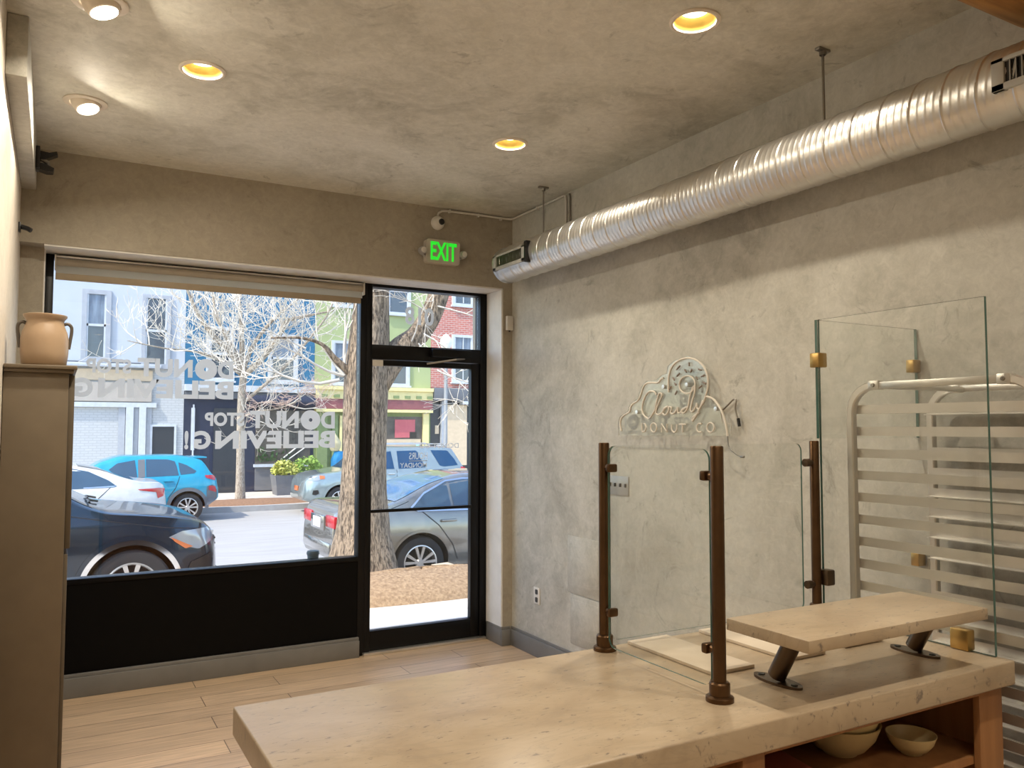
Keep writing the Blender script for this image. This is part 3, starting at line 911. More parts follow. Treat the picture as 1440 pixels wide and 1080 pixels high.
# sneeze guard on the worktop
sg = thing('sneeze_guard', 'two bronze posts holding an upright clear glass panel on the counter', 'sneeze guard', (1.44, 1.75, ZT))
def post(x, y, parent, ztop=1.537, r=.0165):
    p = MB().lathe([(r, ZT + .03), (r, ztop - .003), (r - .002, ztop), (0, ztop)], (x, y, 0), 'Z', 28).build('post', M_BRONZE, parent)
    MB().lathe([(.034, ZT), (.034, ZT + .010), (.030, ZT + .013), (.025, ZT + .014), (.025, ZT + .042), (.022, ZT + .046), (r, ZT + .047)], (x, y, 0), 'Z', 32).build('flange', M_BRONZE, p)
    return p
rp = MB().prism(rrect(1.467, 2.302, .945, 1.528, .028), 'Y', 1.997, 2.003, 0, 1).build('rear_glass_panel', [M_CLEAR, M_GEDGE], sg, smooth=False)
p1 = post(1.446, 2.000, sg); p2 = post(1.424, 1.497, sg)
gx = 1.435
MB().prism(rrect(1.535, 1.962, .94, 1.528, .028), 'X', gx - .003, gx + .003, 0, 1).build('glass_panel', [M_CLEAR, M_GEDGE], sg, smooth=False)
for y, d in ((2.0, -1), (1.497, 1)):
    for z in (1.462, 1.038):
        xp = 1.446 if d < 0 else 1.424
        c_ = MB().tube([(xp, y + d * .010, z), (xp, y + d * .045, z)], .0095, 16)
        c_.box(xp - .016, xp + .016, y + d * .038 - .010, y + d * .038 + .010, z - .0125, z + .0125, bev=.005)
        c_.build('glass_clamp', M_BRONZE, sg)

# tall glass guard at the counter end
eg = thing('glass_guard', 'tall clear glass corner guard on the far end of the counter with a bronze post', 'glass guard', (2.385, 1.9, ZT))
p3 = post(2.352, 1.985, eg)
for z in (1.46, 1.035):
    k_ = MB().tube([(2.352 - .012, 1.985, z), (2.352 - .045, 1.985, z)], .0095, 14)
    k_.lathe([(0, 2.352 - .05), (.014, 2.352 - .049), (.014, 2.352 - .03), (0, 2.352 - .028)], (0, 1.985, z), 'X', 18)
    k_.build('post_clamp', M_DBRONZE, eg)
MB().box(2.382, 2.394, 1.383, 1.992, ZT + .003, 1.972, mi=1).build('tmp', [M_CLEAR, M_GEDGE], eg)
bpy.data.objects.remove(bpy.data.objects['tmp'])
def slab_panel(x0, x1, y0, y1, z0, z1, thin, name):
    if thin == 'X':
        m = MB().prism([(y0, z0), (y1, z0), (y1, z1), (y0, z1)], 'X', x0, x1, 0, 1)
    else:
        m = MB().prism([(x0, z0), (x1, z0), (x1, z1), (x0, z1)], 'Y', y0, y1, 0, 1)
    return m.build(name, [M_CLEAR, M_GEDGE], eg, smooth=False)
slab_panel(2.381, 2.392, 1.383, 1.9845, ZT + .002, 1.972, 'X', 'end_glass')
slab_panel(2.381, XR - .004, 1.985, 1.997, 1.545, 1.972, 'Y', 'return_glass')
tag(B(2.368, 2.412, 1.97, 2.012, 1.80, 1.852, bev=.004).build('corner_clip', M_BRASS, eg), 'brass corner clip')
tag(B(2.362, 2.402, 1.945, 1.985, 1.03, 1.085, bev=.006).build('post_clip', M_DBRONZE, eg), 'dark bronze clip on the post')
tag(B(2.369, 2.406, 1.455, 1.512, ZT + .0005, ZT + .062, bev=.005).build('base_clip', M_BRASS, eg), 'brass base clip')
tag(B(XR - .046, XR - .002, 1.972, 2.006, 1.80, 1.85, bev=.003).build('wall_clip', M_BRASS, eg), 'upper brass wall clip')
tag(B(XR - .046, XR - .002, 1.972, 2.006, 1.05, 1.10, bev=.003).build('wall_clip', M_BRASS, eg), 'lower brass wall clip')

# marble riser on two bronze legs
rs = thing('display_riser', 'low marble display shelf on two slanted bronze legs at the counter end', 'display shelf', (1.94, 1.5, ZT))
B(1.54, 2.255, 1.325, 1.592, 1.055, 1.086, bev=.003).build('marble_shelf', M_MARBLE, rs)
for x in (1.658, 2.228):
    l = MB().tube([(x, 1.533, ZT + .017), (x + .006, 1.47, 1.056)], .0235, 24).build('leg', M_DBRONZE, rs)
    pl = [(x + .030 * math.sin(2 * PI * k / 40), 1.530 + .078 * math.cos(2 * PI * k / 40)) for k in range(40)]
    MB().prism(pl, 'Z', ZT, ZT + .007).build('foot_plate', M_DBRONZE, l)
    for dy in (.055, -.055):
        MB().lathe([(.009, ZT + .007), (.009, ZT + .009), (.004, ZT + .010), (0, ZT + .0095)], (x, 1.530 + dy, 0), 'Z', 14).build('screw', M_PLASTICB, l)

for x0, x1, y0, y1, lb in ((1.545, 1.70, 1.650, 2.02, 'thin pale board lying beside the sneeze guard glass, nearest the bronze posts'), (1.833, 1.982, 1.645, 2.02, 'thin pale board lying behind the display shelf, middle of three'), (2.088, 2.262, 1.66, 2.02, 'thin pale board lying behind the display shelf, nearest the counter end')):
    t = B(x0, x1, y0, y1, ZT + .0005, ZT + .0105, bev=.002).build('serving_board', M_BOARD, None)
    tag(t, lb, 'board')

# ------------------------------------------------------------------ bakery rack
rk = thing('bakery_rack', 'aluminium sheet pan rack with angled runners between counter and right wall', 'rack', (2.68, 1.58, 0))
ry0, ry1, ra, rb, ztop = 1.26, 1.895, 2.44, 2.895, 1.728
for x in (ra, rb):
    path = [(x, ry1, .10)]
    for k in range(9):
        a = k / 8 * PI / 2
        path.append((x, ry1 - .095 + .095 * math.cos(a), ztop - .095 + .095 * math.sin(a)))
    path2 = []
    for k in range(9):
        a = PI / 2 + k / 8 * PI / 2
        path2.append((x, ry0 + .095 + .095 * math.cos(a), ztop - .095 + .095 * math.sin(a)))
    path2.append((x, ry0, .10))
    def sq(path):
        m = MB()
        rows = []
        h = .0135
        for i, p in enumerate(path):
            p = Vector(p)
            t_ = (Vector(path[min(i + 1, len(path) - 1)]) - Vector(path[max(i - 1, 0)])).normalized()
            u = Vector((1, 0, 0)); w = t_.cross(u)
            rows.append([(p + u * a_ * h + w * b_ * h)[:] for a_, b_ in ((1, .7), (.7, 1), (-.7, 1), (-1, .7), (-1, -.7), (-.7, -1), (.7, -1), (1, -.7), (1, .7))])
        return m.grid(rows)
    sq(path).build('upright', M_ALU, rk); sq(path2).build('upright', M_ALU, rk)
    tp = B(x - .011, x + .011, ry0 + .085, ry1 - .085, ztop - .0115, ztop + .0115, bev=.002).build('top_rail', M_ALU, rk)
    for y in (ry0 + .10, ry1 - .10):
        sl_ = B(x - .0155, x + .0155, y - .02, y + .02, ztop - .0155, ztop + .0155, bev=.002).build('rail_sleeve', M_ALU, rk)
        MB().lathe([(0, x - .021), (.006, x - .0205), (.007, x - .0155), (.007, x - .014)], (0, y, ztop), 'X', 12).build('bolt', M_DSTEEL, sl_)
    s = 1 if x == ra else -1
    for k in range(19):
        z = 1.647 - k * .0762
        r_ = MB()
        xo = x + s * .0135
        r_.prism([(xo, z - .0155), (xo, z + .0155), (xo + s * .003, z + .0155), (xo + s * .003, z - .0125), (xo + s * .04, z - .0125), (xo + s * .04, z - .0155)], 'Y', ry0 + .005, ry1 - .005)
        r_.build('runner', M_ALU, rk, smooth=False)
for y in (ry1 - .13, ry0 + .12):
    MB().tube([(ra, y, ztop - .004), (rb, y, ztop - .004)], .010, 10).build('cross_bar', M_ALU, rk)
for y in (ry0, ry1):
    B(ra, rb, y - .012, y + .012, .10, .135, bev=.002).build('bottom_rail', M_ALU, rk)
    for x in (ra, rb):
        w_ = MB().lathe([(.02, -.014), (.045, -.013), (.05, -.008), (.05, .008), (.045, .013), (.02, .014)], (x, y, .05), 'X', 20)
        wheel = w_.build('caster', M_PLASTICB, rk)
        m_ = MB().box(x - .02, x + .02, y - .02, y + .02, .098, .104)
        m_.box(x - .02, x - .016, y - .018, y + .018, .045, .10)
        m_.box(x + .016, x + .02, y - .018, y + .018, .045, .10)
        m_.build('caster_fork', M_DSTEEL, wheel)

# ------------------------------------------------------------------ tall cabinet and crock, left
tc = thing('tall_cabinet', 'tall narrow taupe cabinet against the left wall', 'cabinet', (-.08, 4.3, 0))
B(XL + .002, .046, 4.10, 4.75, 0, 1.822, bev=.003).build('body', M_TAUPE, tc)
m_ = B(XL + .002, .066, 4.085, 4.77, 1.822, 1.838, bev=.004)
m_.box(XL + .002, .078, 4.075, 4.78, 1.838, 1.856, bev=.004)
m_.build('crown', M_TAUPE, tc)
B(.046, .070, 4.125, 4.73, 1.045, 1.815, bev=.002).build('door', M_TAUPE2, tc)
B(.046, .062, 4.125, 4.73, .08, 1.02, bev=.002).build('door', M_TAUPE2, tc)
jr = thing('crock', 'tan stoneware crock with two dark handles on the tall cabinet', 'jar', (-.052, 4.22, 1.856))
jx, jy, jz = -.054, 4.21, 1.8565
MB().lathe([(0, jz), (.080, jz), (.090, jz + .01), (.096, jz + .06), (.096, jz + .12), (.090, jz + .155), (.078, jz + .185), (.074, jz + .20), (.078, jz + .212), (.088, jz + .225), (.088, jz + .232), (.080, jz + .234), (.068, jz + .21), (.065, jz + .15), (0, jz + .14)], (jx, jy, 0), 'Z', 48).build('jar_body', M_CLAY, jr, angle=60)
for s in (-1, 1):
    MB().tube([(jx + s * p, jy, jz + z) for p, z in smooth_path([(.072, .192), (.090, .198), (.104, .185), (.106, .16), (.101, .12), (.096, .082)], 4)], .0075, 10).build('handle', M_IRON, jr)

# paper cup outside on the window ledge
cp = thing('paper_cup', 'small dark teal cup on the outside ledge of the window', 'cup', (1.585, 5.62, .62))
M_CUP = plain('cup_teal', (.05, .09, .11), .5)
MB().lathe([(0, .622), (.032, .622), (.040, .705)], (1.585, 5.63, 0), 'Z', 24).build('cup_body', M_CUP, cp)
MB().lathe([(.043, .703), (.044, .715), (.040, .728), (0, .73)], (1.585, 5.63, 0), 'Z', 24).build('lid', M_CUP, cp)

# ================================================================== OUTDOORS
def zstreet(y): return -.46 - (y - 9.2) * .0092
struct('exterior_ledge', B(-.3, 1.90, 5.582, 5.70, -.3, .62), M_BLACKPANEL, 'black ledge under the shop window outside', 'ledge', smooth=False)
sw_ = MB()
sw_.add([(-40, 5.6, -.07), (60, 5.6, -.07), (60, 9.0, -.26), (-40, 9.0, -.26), (-40, 5.6, -.6), (60, 5.6, -.6), (60, 9.0, -.6), (-40, 9.0, -.6)], [(0, 1, 2, 3), (4, 5, 6, 7), (0, 1, 5, 4), (3, 2, 6, 7), (0, 3, 7, 4), (1, 2, 6, 5)])
for x in np.arange(-4, 16, 1.5):
    sw_.add([(x, 5.65, -.0705), (x + .012, 5.65, -.0705), (x + .012, 7.5, -.173), (x, 7.5, -.173)], [(0, 1, 2, 3)])
struct('sidewalk', sw_, M_CONC, 'pale concrete sidewalk right outside the shop', 'sidewalk', smooth=False)
struct('curb', B(-40, 60, 9.0, 9.12, -.7, -.27), M_CURB, 'stone curb on the near side of the street', 'curb', smooth=False)
st = MB()
st.add([(-60, 9.1, -.46), (80, 9.1, -.46), (80, 21.7, zstreet(21.7)), (-60, 21.7, zstreet(21.7)), (-60, 9.1, -.9), (80, 9.1, -.9), (80, 21.7, -.9), (-60, 21.7, -.9)], [(0, 1, 2, 3), (4, 5, 6, 7), (0, 1, 5, 4), (3, 2, 6, 7), (0, 3, 7, 4), (1, 2, 6, 5)])
struct('street', st, M_ASPH, 'sunlit asphalt street between the parked cars', 'street', smooth=False)
struct('far_curb', B(-60, 80, 21.65, 21.80, -.9, -.43), M_CURB, 'stone curb on the far side of the street', 'curb', smooth=False)
struct('far_sidewalk', B(-60, 80, 21.80, 26.6, -.9, -.44), M_CONC, 'pale sidewalk along the shops across the street', 'sidewalk', smooth=False)

def mound(name, cx, cy, rx, ry, z0, peak, mat, label, n=40, slope=0.0):
    rows = []
    rnd = random.Random(3)
    for i in range(13):
        f = i / 12
        row = []
        for k in range(n + 1):
            a = 2 * PI * (k % n) / n
            h = peak * (1 - f * f) ** .8
            jx_ = math.sin(k % n * 2.3 + i) * .02 * (1 - f) * 3
            y = cy + ry * f * math.sin(a)
            row.append((cx + rx * f * math.cos(a), y, z0 + slope * (y - cy) + h + jx_ * peak - (.03 if i == 12 else 0)))
        rows.append(row)
    o = MB().grid(rows).build(name, mat, None)
    tag(o, label, 'mulch', None, 'stuff')
    return o
mound('mulch_bed', 3.55, 8.32, 1.9, .70, -.22, .27, M_MULCH, 'tan wood chip mulch heaped round the big street tree', slope=-.056)
mound('mulch_bed', 4.6, 22.7, 2.4, .85, -.44, .10, M_MULCHB, 'brown mulch strip round the slim tree across the street')
tag(MB().prism([(3.75, -.10), (3.80, .02), (4.0, .03), (4.22, -.05), (4.25, -.12)], 'Y', 8.42, 8.62).build('stone_block', M_TAN, None), 'flat pale stone on the mulch beside the tree trunk', 'stone')

# ------------------------------------------------------------------ trees
def branch_rec(mbs, p, d, L, r, depth, rnd, up=.12, spread=.75, min_r=.0045, droop=0.0, kids=(3, 5)):
    n = 5
    pts = [Vector(p)]
    rs = [r]
    d = Vector(d).normalized()
    spawn = []
    for i in range(n):
        d = (d + Vector((rnd.uniform(-1, 1), rnd.uniform(-1, 1), rnd.uniform(-1, 1))) * .20 + Vector((0, 0, up - droop))).normalized()
        pts.append(pts[-1] + d * L / n)
        rs.append(max(r * (1 - .72 * (i + 1) / n), min_r * .7))
        spawn.append((pts[-1].copy(), d.copy(), rs[-1]))
    mb = mbs[0] if r > .022 else mbs[1]
    mb.tube([q[:] for q in pts], rs, 7 if r > .03 else (5 if r > .012 else 4), cap=False)
    if depth <= 0: return
    for _ in range(rnd.randint(*kids)):
        q, dd, rr = spawn[rnd.randint(1, n - 1)]
        side = Vector((rnd.uniform(-1, 1), rnd.uniform(-1, 1), rnd.uniform(-.6, .9)))
        nd = (dd * .75 + side.normalized() * spread).normalized()
        branch_rec(mbs, q, nd, L * rnd.uniform(.5, .78), max(rr * .72, min_r), depth - 1, rnd, up, spread, min_r, droop, kids)

def poly_limb(mb, pts, rs, n=12):
    p = smooth_path([tuple(q) for q in pts], 4)
    k = len(p)
    rr = [float(np.interp(i / (k - 1), np.linspace(0, 1, len(rs)), rs)) for i in range(k)]
    mb.tube(p, rr, n)

# big tree beside the shop
nt_ = thing('street_tree', 'big bare street tree with a thick trunk and a forked limb just outside the shop', 'tree', (3.25, 8.9, -.2))
rnd = random.Random(11)
trunk = MB()
TY = 8.95
kk = TY / 9.3
def tp(x, z): return (x * kk, TY, 1.58 + (z - 1.58) * kk)
p = smooth_path([tp(3.24, -.35), tp(3.23, -.05), tp(3.22, .35), tp(3.215, .8), tp(3.225, 1.3), tp(3.23, 1.75), tp(3.245, 2.25), tp(3.27, 2.7), tp(3.295, 3.2), tp(3.33, 3.9), tp(3.40, 5.0), tp(3.45, 6.2)], 4)
rv = [.46, .40, .315, .272, .255, .262, .262, .235, .205, .17, .12, .05]
rows = []
for i, q in enumerate(p):
    r0 = float(np.interp(i / (len(p) - 1), np.linspace(0, 1, len(rv)), rv)) * kk
    row = []
    for k in range(33):
        a = 2 * PI * (k % 32) / 32
        fl = max(0, 1 - i / 9)
        r = r0 * (1 + .05 * math.sin(3 * a + .7) + fl * .16 * math.sin(5 * a) + .02 * math.sin(9 * a + i * .35))
        row.append((q[0] + r * math.cos(a), q[1] + r * math.sin(a), q[2]))
    rows.append(row)
trunk.grid(rows)
poly_limb(trunk, [tp(3.36, 2.12), tp(3.62, 2.50), tp(3.86, 2.70), tp(4.03, 2.93), tp(4.17, 3.25), tp(4.35, 3.8), tp(4.7, 4.8)], [.17, .155, .135, .135, .125, .10, .05])
tw = MB()
poly_limb(trunk, [tp(3.02, 2.25), tp(2.84, 2.40), tp(2.70, 2.55), tp(2.45, 2.62), tp(2.1, 2.6)], [.05, .035, .022, .016, .008], 7)
for (x, z, dx, dz, L, r) in ((2.96, 2.2, -.5, .45, .8, .02), (2.98, 2.28, -.3, .8, .7, .02), (2.95, 2.2, -.8, .0, .9, .02), (2.9, 2.15, -.85, -.15, 1.1, .022), (2.5, 2.5, -.6, .3, .7, .012), (2.96, 2.34, .1, 1, .6, .018)):
    branch_rec((trunk, tw), tp(x, z), (dx, .1, dz), L, r, 3, rnd, .10, .7, .0042, .0, (3, 4))
for (x, z, dx, dz, L) in ((3.75, 2.62, .3, .9, .7), (3.9, 2.75, .5, -.3, .9), (3.98, 2.85, -.2, .8, .6), (4.1, 3.1, .8, -.3, .9), (3.85, 2.62, .3, -.7, .9), (4.05, 3.0, -.6, .1, .6), (4.1, 2.3, .6, -.2, .8)):
    branch_rec((trunk, tw), tp(x, z)[:1] + (TY - .12,) + tp(x, z)[2:], (dx, -.25, dz), L, .012, 3, rnd, .02, .8, .0042, .02, (3, 4))
for (x, z, dx, dy, L) in ((3.34, 4.0, -.8, .2, 1.8), (3.4, 4.8, .6, .5, 1.6), (3.42, 5.3, -.4, -.5, 1.5), (4.5, 4.3, .6, .2, 1.6)):
    branch_rec((trunk, tw), tp(x, z), (dx, dy, .6), L, .05, 3, rnd, .08, .75, .006, 0, (3, 4))
trunk.build('trunk', M_BARK, nt_, angle=180)
tag(tw.build('twigs', M_TWIG, nt_, angle=180, fixn=False), 'pale bare twigs', None, None, 'stuff')

# slim tree across the street
ft = thing('street_tree', 'slim bare tree with many pale branches in the mulch across the street', 'tree', (4.5, 23.1, -.42))
rnd = random.Random(5)
FY = 23.1
kf = FY / 24
def fp(x, z, dy=0): return (x * kf, FY + dy, 1.58 + (z - 1.58) * kf)
ftr, ftw = MB(), MB()
poly_limb(ftr, [fp(4.64, -.50), fp(4.63, .1), fp(4.62, .9), fp(4.61, 1.7), fp(4.62, 2.5), fp(4.66, 3.1), fp(4.62, 3.6)], [.15, .12, .108, .104, .10, .096, .085])
LIMBS = [([(4.62, 3.2), (4.25, 3.75), (3.85, 4.1), (3.5, 4.5), (3.2, 5.0), (2.9, 5.7)], [.085, .08, .07, .06, .045, .02]),
         ([(4.64, 3.3), (4.62, 4.0), (4.60, 4.7), (4.55, 5.4), (4.45, 6.2)], [.08, .07, .06, .045, .02]),
         ([(4.66, 3.3), (4.9, 3.9), (5.25, 4.45), (5.7, 4.95), (6.2, 5.4), (6.8, 5.9)], [.075, .065, .05, .04, .03, .015]),
         ([(4.68, 3.1), (5.0, 3.4), (5.35, 3.85), (5.65, 4.35), (5.8, 4.7), (6.4, 4.9), (7.2, 5.1)], [.085, .08, .075, .065, .06, .04, .015]),
         ([(4.66, 2.3), (5.2, 2.8), (5.8, 3.4), (6.35, 4.1), (6.9, 4.9), (7.2, 5.7)], [.05, .045, .04, .035, .025, .012]),
         ([(4.60, 3.4), (4.1, 4.4), (3.9, 5.0), (3.85, 5.9)], [.06, .05, .04, .015]),
         ([(4.6, 3.1), (4.0, 3.5), (3.3, 3.7), (2.5, 3.75), (1.6, 3.9)], [.05, .04, .03, .02, .01]),
         ([(4.66, 1.9), (5.0, 2.05), (5.6, 2.15), (6.2, 2.4)], [.035, .03, .02, .01])]
for li, (pts, rs_) in enumerate(LIMBS):
    dy = (-.5, .4, .5, -.4, -.7, .6, -.3, -.5)[li]
    pp = [fp(x, z, dy * i / (len(pts) - 1)) for i, (x, z) in enumerate(pts)]
    poly_limb(ftr, pp, rs_, 9)
    for i in range(1, len(pp)):
        for q in range(4 if li < 7 else 3):
            t_ = rnd.random()
            a_ = Vector(pp[i - 1]).lerp(Vector(pp[i]), t_)
            d_ = (Vector(pp[i]) - Vector(pp[i - 1])).normalized()
            s_ = Vector((rnd.uniform(-1, 1), rnd.uniform(-.7, .7), rnd.uniform(-.7, .9))).normalized()
            branch_rec((ftr, ftw), a_, d_ * .6 + s_, rnd.uniform(.7, 1.25), rnd.uniform(.012, .022), 2, rnd, .10, .75, .007, .0, (3, 4))
ftr.build('trunk', M_BARK2, ft, angle=180)
tag(ftw.build('twigs', M_TWIG, ft, angle=180, fixn=False), 'dense pale bare twigs', None, None, 'stuff')
fpk = MB()
for q in range(22):
    x = rnd.uniform(4.9, 7.0)
    branch_rec((fpk, fpk), fp(x, 2.25 + (x - 4.7) * .30 + rnd.uniform(-.2, .15), -.75), (rnd.choice((-.8, .8)), 0, rnd.uniform(-.5, .4)), rnd.uniform(.35, .7), .010, 2, rnd, .03, .6, .006, .0, (2, 4))
tag(fpk.build('low_twigs', M_TWIGP, ft, angle=180, fixn=False), 'pinkish drooping low twigs', None, None, 'stuff')

# ------------------------------------------------------------------ buildings across the street
FB = 26.5
def bx(root, name, x0, x1, z0, z1, mat, d0=0.0, d1=-.06, parent=None, lab=None, **k):
    """a block standing on the facade plane, from depth d0 (behind) to d1 (in front)"""
    o = B(x0, x1, FB + min(d0, d1), FB + max(d0, d1), z0, z1, **k).build(name, mat, parent or root, smooth=bool(k))
    if lab: tag(o, lab)
    return o
def sash(root, x0, x1, z0, z1, fmat, pmat=None, fw_=.10, mull=False, deep=.10):
    f = MB()
    y0, y1 = FB - .07, FB + .05
    f.box(x0, x0 + fw_, y0, y1, z0, z1)
    f.box(x1 - fw_, x1, y0, y1, z0, z1)
    f.box(x0 + fw_, x1 - fw_, y0, y1, z1 - fw_, z1)
    f.box(x0 + fw_, x1 - fw_, y0, y1, z0, z0 + fw_ * .8)
    f.box(x0 - .04, x1 + .04, FB - .12, FB, z0 - .06, z0)
    w = f.build('window', fmat, root, smooth=False)
    s = MB()
    zm = (z0 + z1) / 2
    s.box(x0 + fw_, x1 - fw_, FB - .05, FB, zm - .035, zm + .035)
    s.box(x0 + fw_, x0 + fw_ + .045, FB - .05, FB, z0 + fw_ * .8, z1 - fw_)
    s.box(x1 - fw_ - .045, x1 - fw_, FB - .05, FB, z0 + fw_ * .8, z1 - fw_)
    if mull:
        xm = (x0 + x1) / 2
        s.box(xm - .015, xm + .015, FB - .05, FB, z0 + fw_, z1 - fw_)
    s.build('sash', M_WFRAME, w, smooth=False)
    B(x0 + fw_, x1 - fw_, FB - .02, FB - .012, zm, z1 - fw_).build('pane', pmat or M_WINDK, w, smooth=False)
    B(x0 + fw_, x1 - fw_, FB - .02, FB - .012, z0 + fw_ * .8, zm).build('pane', M_WINDK, w, smooth=False)
    return w
def building(name, label, x0, x1):
    return thing(name, label, 'building', ((x0 + x1) / 2, FB + 3, -.44))
# white building
b = building('white_building', 'white painted two-storey building with bricked-in garage front', -3.6, 3.40)
bx(b, 'upper_wall', -3.6, 3.40, 3.42, 9, M_STUCCO, 5, 0)
bx(b, 'lower_wall', -3.6, 3.40, -.44, 3.42, M_WBRICK, 5, 0)
sash(b, .57, 1.33, 3.55, 5.62, M_GFRAME, M_CURTAIN, .13)
sash(b, 2.17, 2.97, 3.42, 5.60, M_GFRAME, M_WINDK, .11)
sash(b, -1.5, -.72, 3.55, 5.62, M_GFRAME, M_CURTAIN, .13)
bx(b, 'ledge', -3.6, 2.72, 3.36, 3.47, M_WFRAME, 0, -.22, bev=.015)
bx(b, 'ledge_shadow_strip', -3.6, 2.72, 3.475, 3.52, M_CORN, 0, -.06)  # solid dark strip standing in for a shadow line at the ledge
bx(b, 'sign_panel', -3.2, 2.48, 2.36, 2.92, M_BEIGE, 0, -.10, lab='beige sign board')
bx(b, 'frieze', -3.6, 2.50, 2.98, 3.30, M_TAN, 0, -.06)
bx(b, 'lintel', -3.4, 2.62, 2.19, 2.33, M_WFRAME, 0, -.12)
bx(b, 'pilaster', 1.60, 1.78, -.44, 2.19, M_GFRAME, 0, -.05)
bx(b, 'pilaster', 1.80, 2.00, -.44, 2.19, M_WFRAME, 0, -.13)
bx(b, 'pilaster', 2.01, 2.14, -.44, 2.19, M_GFRAME, 0, -.05)
bx(b, 'pilaster', 2.15, 2.34, -.44, 2.19, M_WFRAME, 0, -.13)
bx(b, 'pilaster', 2.35, 2.50, -.44, 2.19, M_GFRAME, 0, -.05)
d_ = bx(b, 'doorway', 2.53, 3.14, -.44, 1.62, M_DGREY, 0, -.03)
m_ = MB().box(2.47, 2.53, FB - .06, FB, -.44, 1.68); m_.box(3.14, 3.20, FB - .06, FB, -.44, 1.68); m_.box(2.53, 3.14, FB - .06, FB, 1.62, 1.68)
m_.build('door_frame', M_WFRAME, b, smooth=False)
# blue building
b = building('blue_building', 'bright blue building with a navy shopfront behind the slim tree', 3.40, 7.42)
bx(b, 'upper_wall', 3.405, 7.42, 2.92, 9, M_BLUE, 5, 0)
bx(b, 'shop_wall', 3.405, 7.42, -.44, 2.72, M_NAVY, 5, 0)
bx(b, 'ledge', 3.405, 7.42, 2.72, 2.92, M_WFRAME, 5, -.18)
sash(b, 5.90, 6.86, 3.06, 4.62, M_WFRAME, M_CURTAIN, .10)
sash(b, 4.02, 4.86, 3.06, 4.75, M_WFRAME, M_WINDK, .11)
aw = MB().tube([(5.35, FB - .22, 2.42), (7.38, FB - .22, 2.42)], .20, 16)
aw.build('rolled_awning', M_NAVY, b)
bx(b, 'sign_fascia', 3.42, 7.40, 2.50, 2.70, M_CORN, 0, -.12)
bx(b, 'shop_door', 4.28, 5.10, -.44, 2.20, M_DGREY, 0, -.04)
m_ = MB().box(3.62, 3.72, FB - .06, FB, .9, 2.2); m_.box(3.66, 3.70, FB - .065, FB, -.3, 2.3)
m_.build('door_post', M_WFRAME, b, smooth=False)
bx(b, 'display_window', 5.55, 7.30, .42, 2.15, M_SHOPIN, 0, -.03)
bx(b, 'display_sill', 5.5, 7.36, .34, .43, M_WFRAME, 0, -.14)
bx(b, 'stall_riser', 5.55, 7.36, -.40, .34, M_PLANTER, 0, -.05)
m_ = MB()
for k in range(70):
    x, z = random.uniform(5.6, 6.6), random.uniform(.5, .95)
    m_.add([(x, FB - .06, z), (x + random.uniform(-.09, .09), FB - .10, z + .1), (x + random.uniform(-.1, .1), FB - .08, z + random.uniform(-.08, .08))], [(0, 1, 2)])
tag(m_.build('window_plants', M_LEAFD, b, smooth=False), None, None, None, 'stuff')
m_ = MB().tube([(6.35, FB - .05, .55), (7.1, FB - .05, 1.15)], .025, 6); m_.tube([(6.5, FB - .05, .5), (7.2, FB - .05, 1.0)], .02, 6)
m_.build('display_stand', M_PLASTICW, b)
# green building
b = building('green_building', 'lime green building with a yellow cornice and maroon band', 7.42, 11.6)
bx(b, 'upper_wall', 7.425, 11.60, 2.98, 9, M_GREEN, 5, 0)
bx(b, 'shop_wall', 7.425, 11.60, -.44, 2.98, M_OLIVE, 5, 0)
for (x0, x1, z0, z1) in ((7.98, 8.85, 3.06, 4.52), (9.95, 10.78, 3.06, 4.50), (9.9, 10.8, 5.56, 7.2), (7.95, 8.85, 5.70, 7.2)):
    sash(b, x0, x1, z0, z1, M_WFRAME, M_CURTAIN, .09)
m_ = MB().box(7.43, 11.6, FB - .30, FB, 2.86, 2.98); m_.box(7.43, 11.6, FB - .22, FB, 2.56, 2.86)
m_.box(7.43, 11.60, FB - .24, FB, 2.12, 2.22)
cn = m_.build('cornice', M_YEL, b, smooth=False)
m_ = MB()
for x in np.arange(7.6, 11.5, .42):
    m_.box(x, x + .2, FB - .255, FB - .2, 2.60, 2.70)
m_.build('dentils', M_OLIVE, cn, smooth=False)
bx(b, 'maroon_band', 7.43, 11.60, 2.23, 2.56, M_MAROON, 0, -.20)
bx(b, 'pilaster', 7.50, 7.85, -.44, 2.12, M_OLIVE, 0, -.12)
bx(b, 'pilaster', 8.02, 8.22, -.44, 2.12, M_OLIVE, 0, -.08)
sh = bx(b, 'shop_window', 8.3, 11.3, .25, 1.98, M_SHOPIN, 0, -.03)
m_ = MB().box(11.28, 11.50, FB - .12, FB, -.3, 2.1); m_.box(8.28, 8.36, FB - .1, FB, .2, 2.0)
m_.build('shop_window_frame', M_YEL, b, smooth=False)
bx(b, 'poster', 10.25, 11.0, 1.25, 1.88, M_POSTER, -.035, -.045, sh, 'red poster')
bx(b, 'picture', 9.25, 9.72, .35, 1.12, M_WFRAME, -.035, -.05, sh)
bx(b, 'backdrop', 9.85, 11.22, .4, 1.2, M_TAN, -.035, -.04, sh)
bx(b, 'price_sign', 10.8, 11.05, 1.24, 1.45, M_PLASTICB, -.046, -.055, sh)
m_ = MB().lathe([(0, .35), (.13, .36), (.2, .6), (.16, .85), (.06, 1.0), (.0, 1.02)], (11.05, FB - .2, 0), 'Z', 16)
M_TURQ = plain('turquoise_glaze', (.25, .60, .62), .4)
tag(m_.build('vase', M_TURQ, sh), 'pale turquoise display vase')
m_ = MB().lathe([(0, .35), (.16, .4), (.2, .55), (.12, .78), (0, .85)], (10.45, FB - .2, 0), 'Z', 16)
M_PINK = plain('pink_display', (.62, .34, .33), .6)
tag(m_.build('display_piece', M_PINK, sh), 'pinkish display piece')
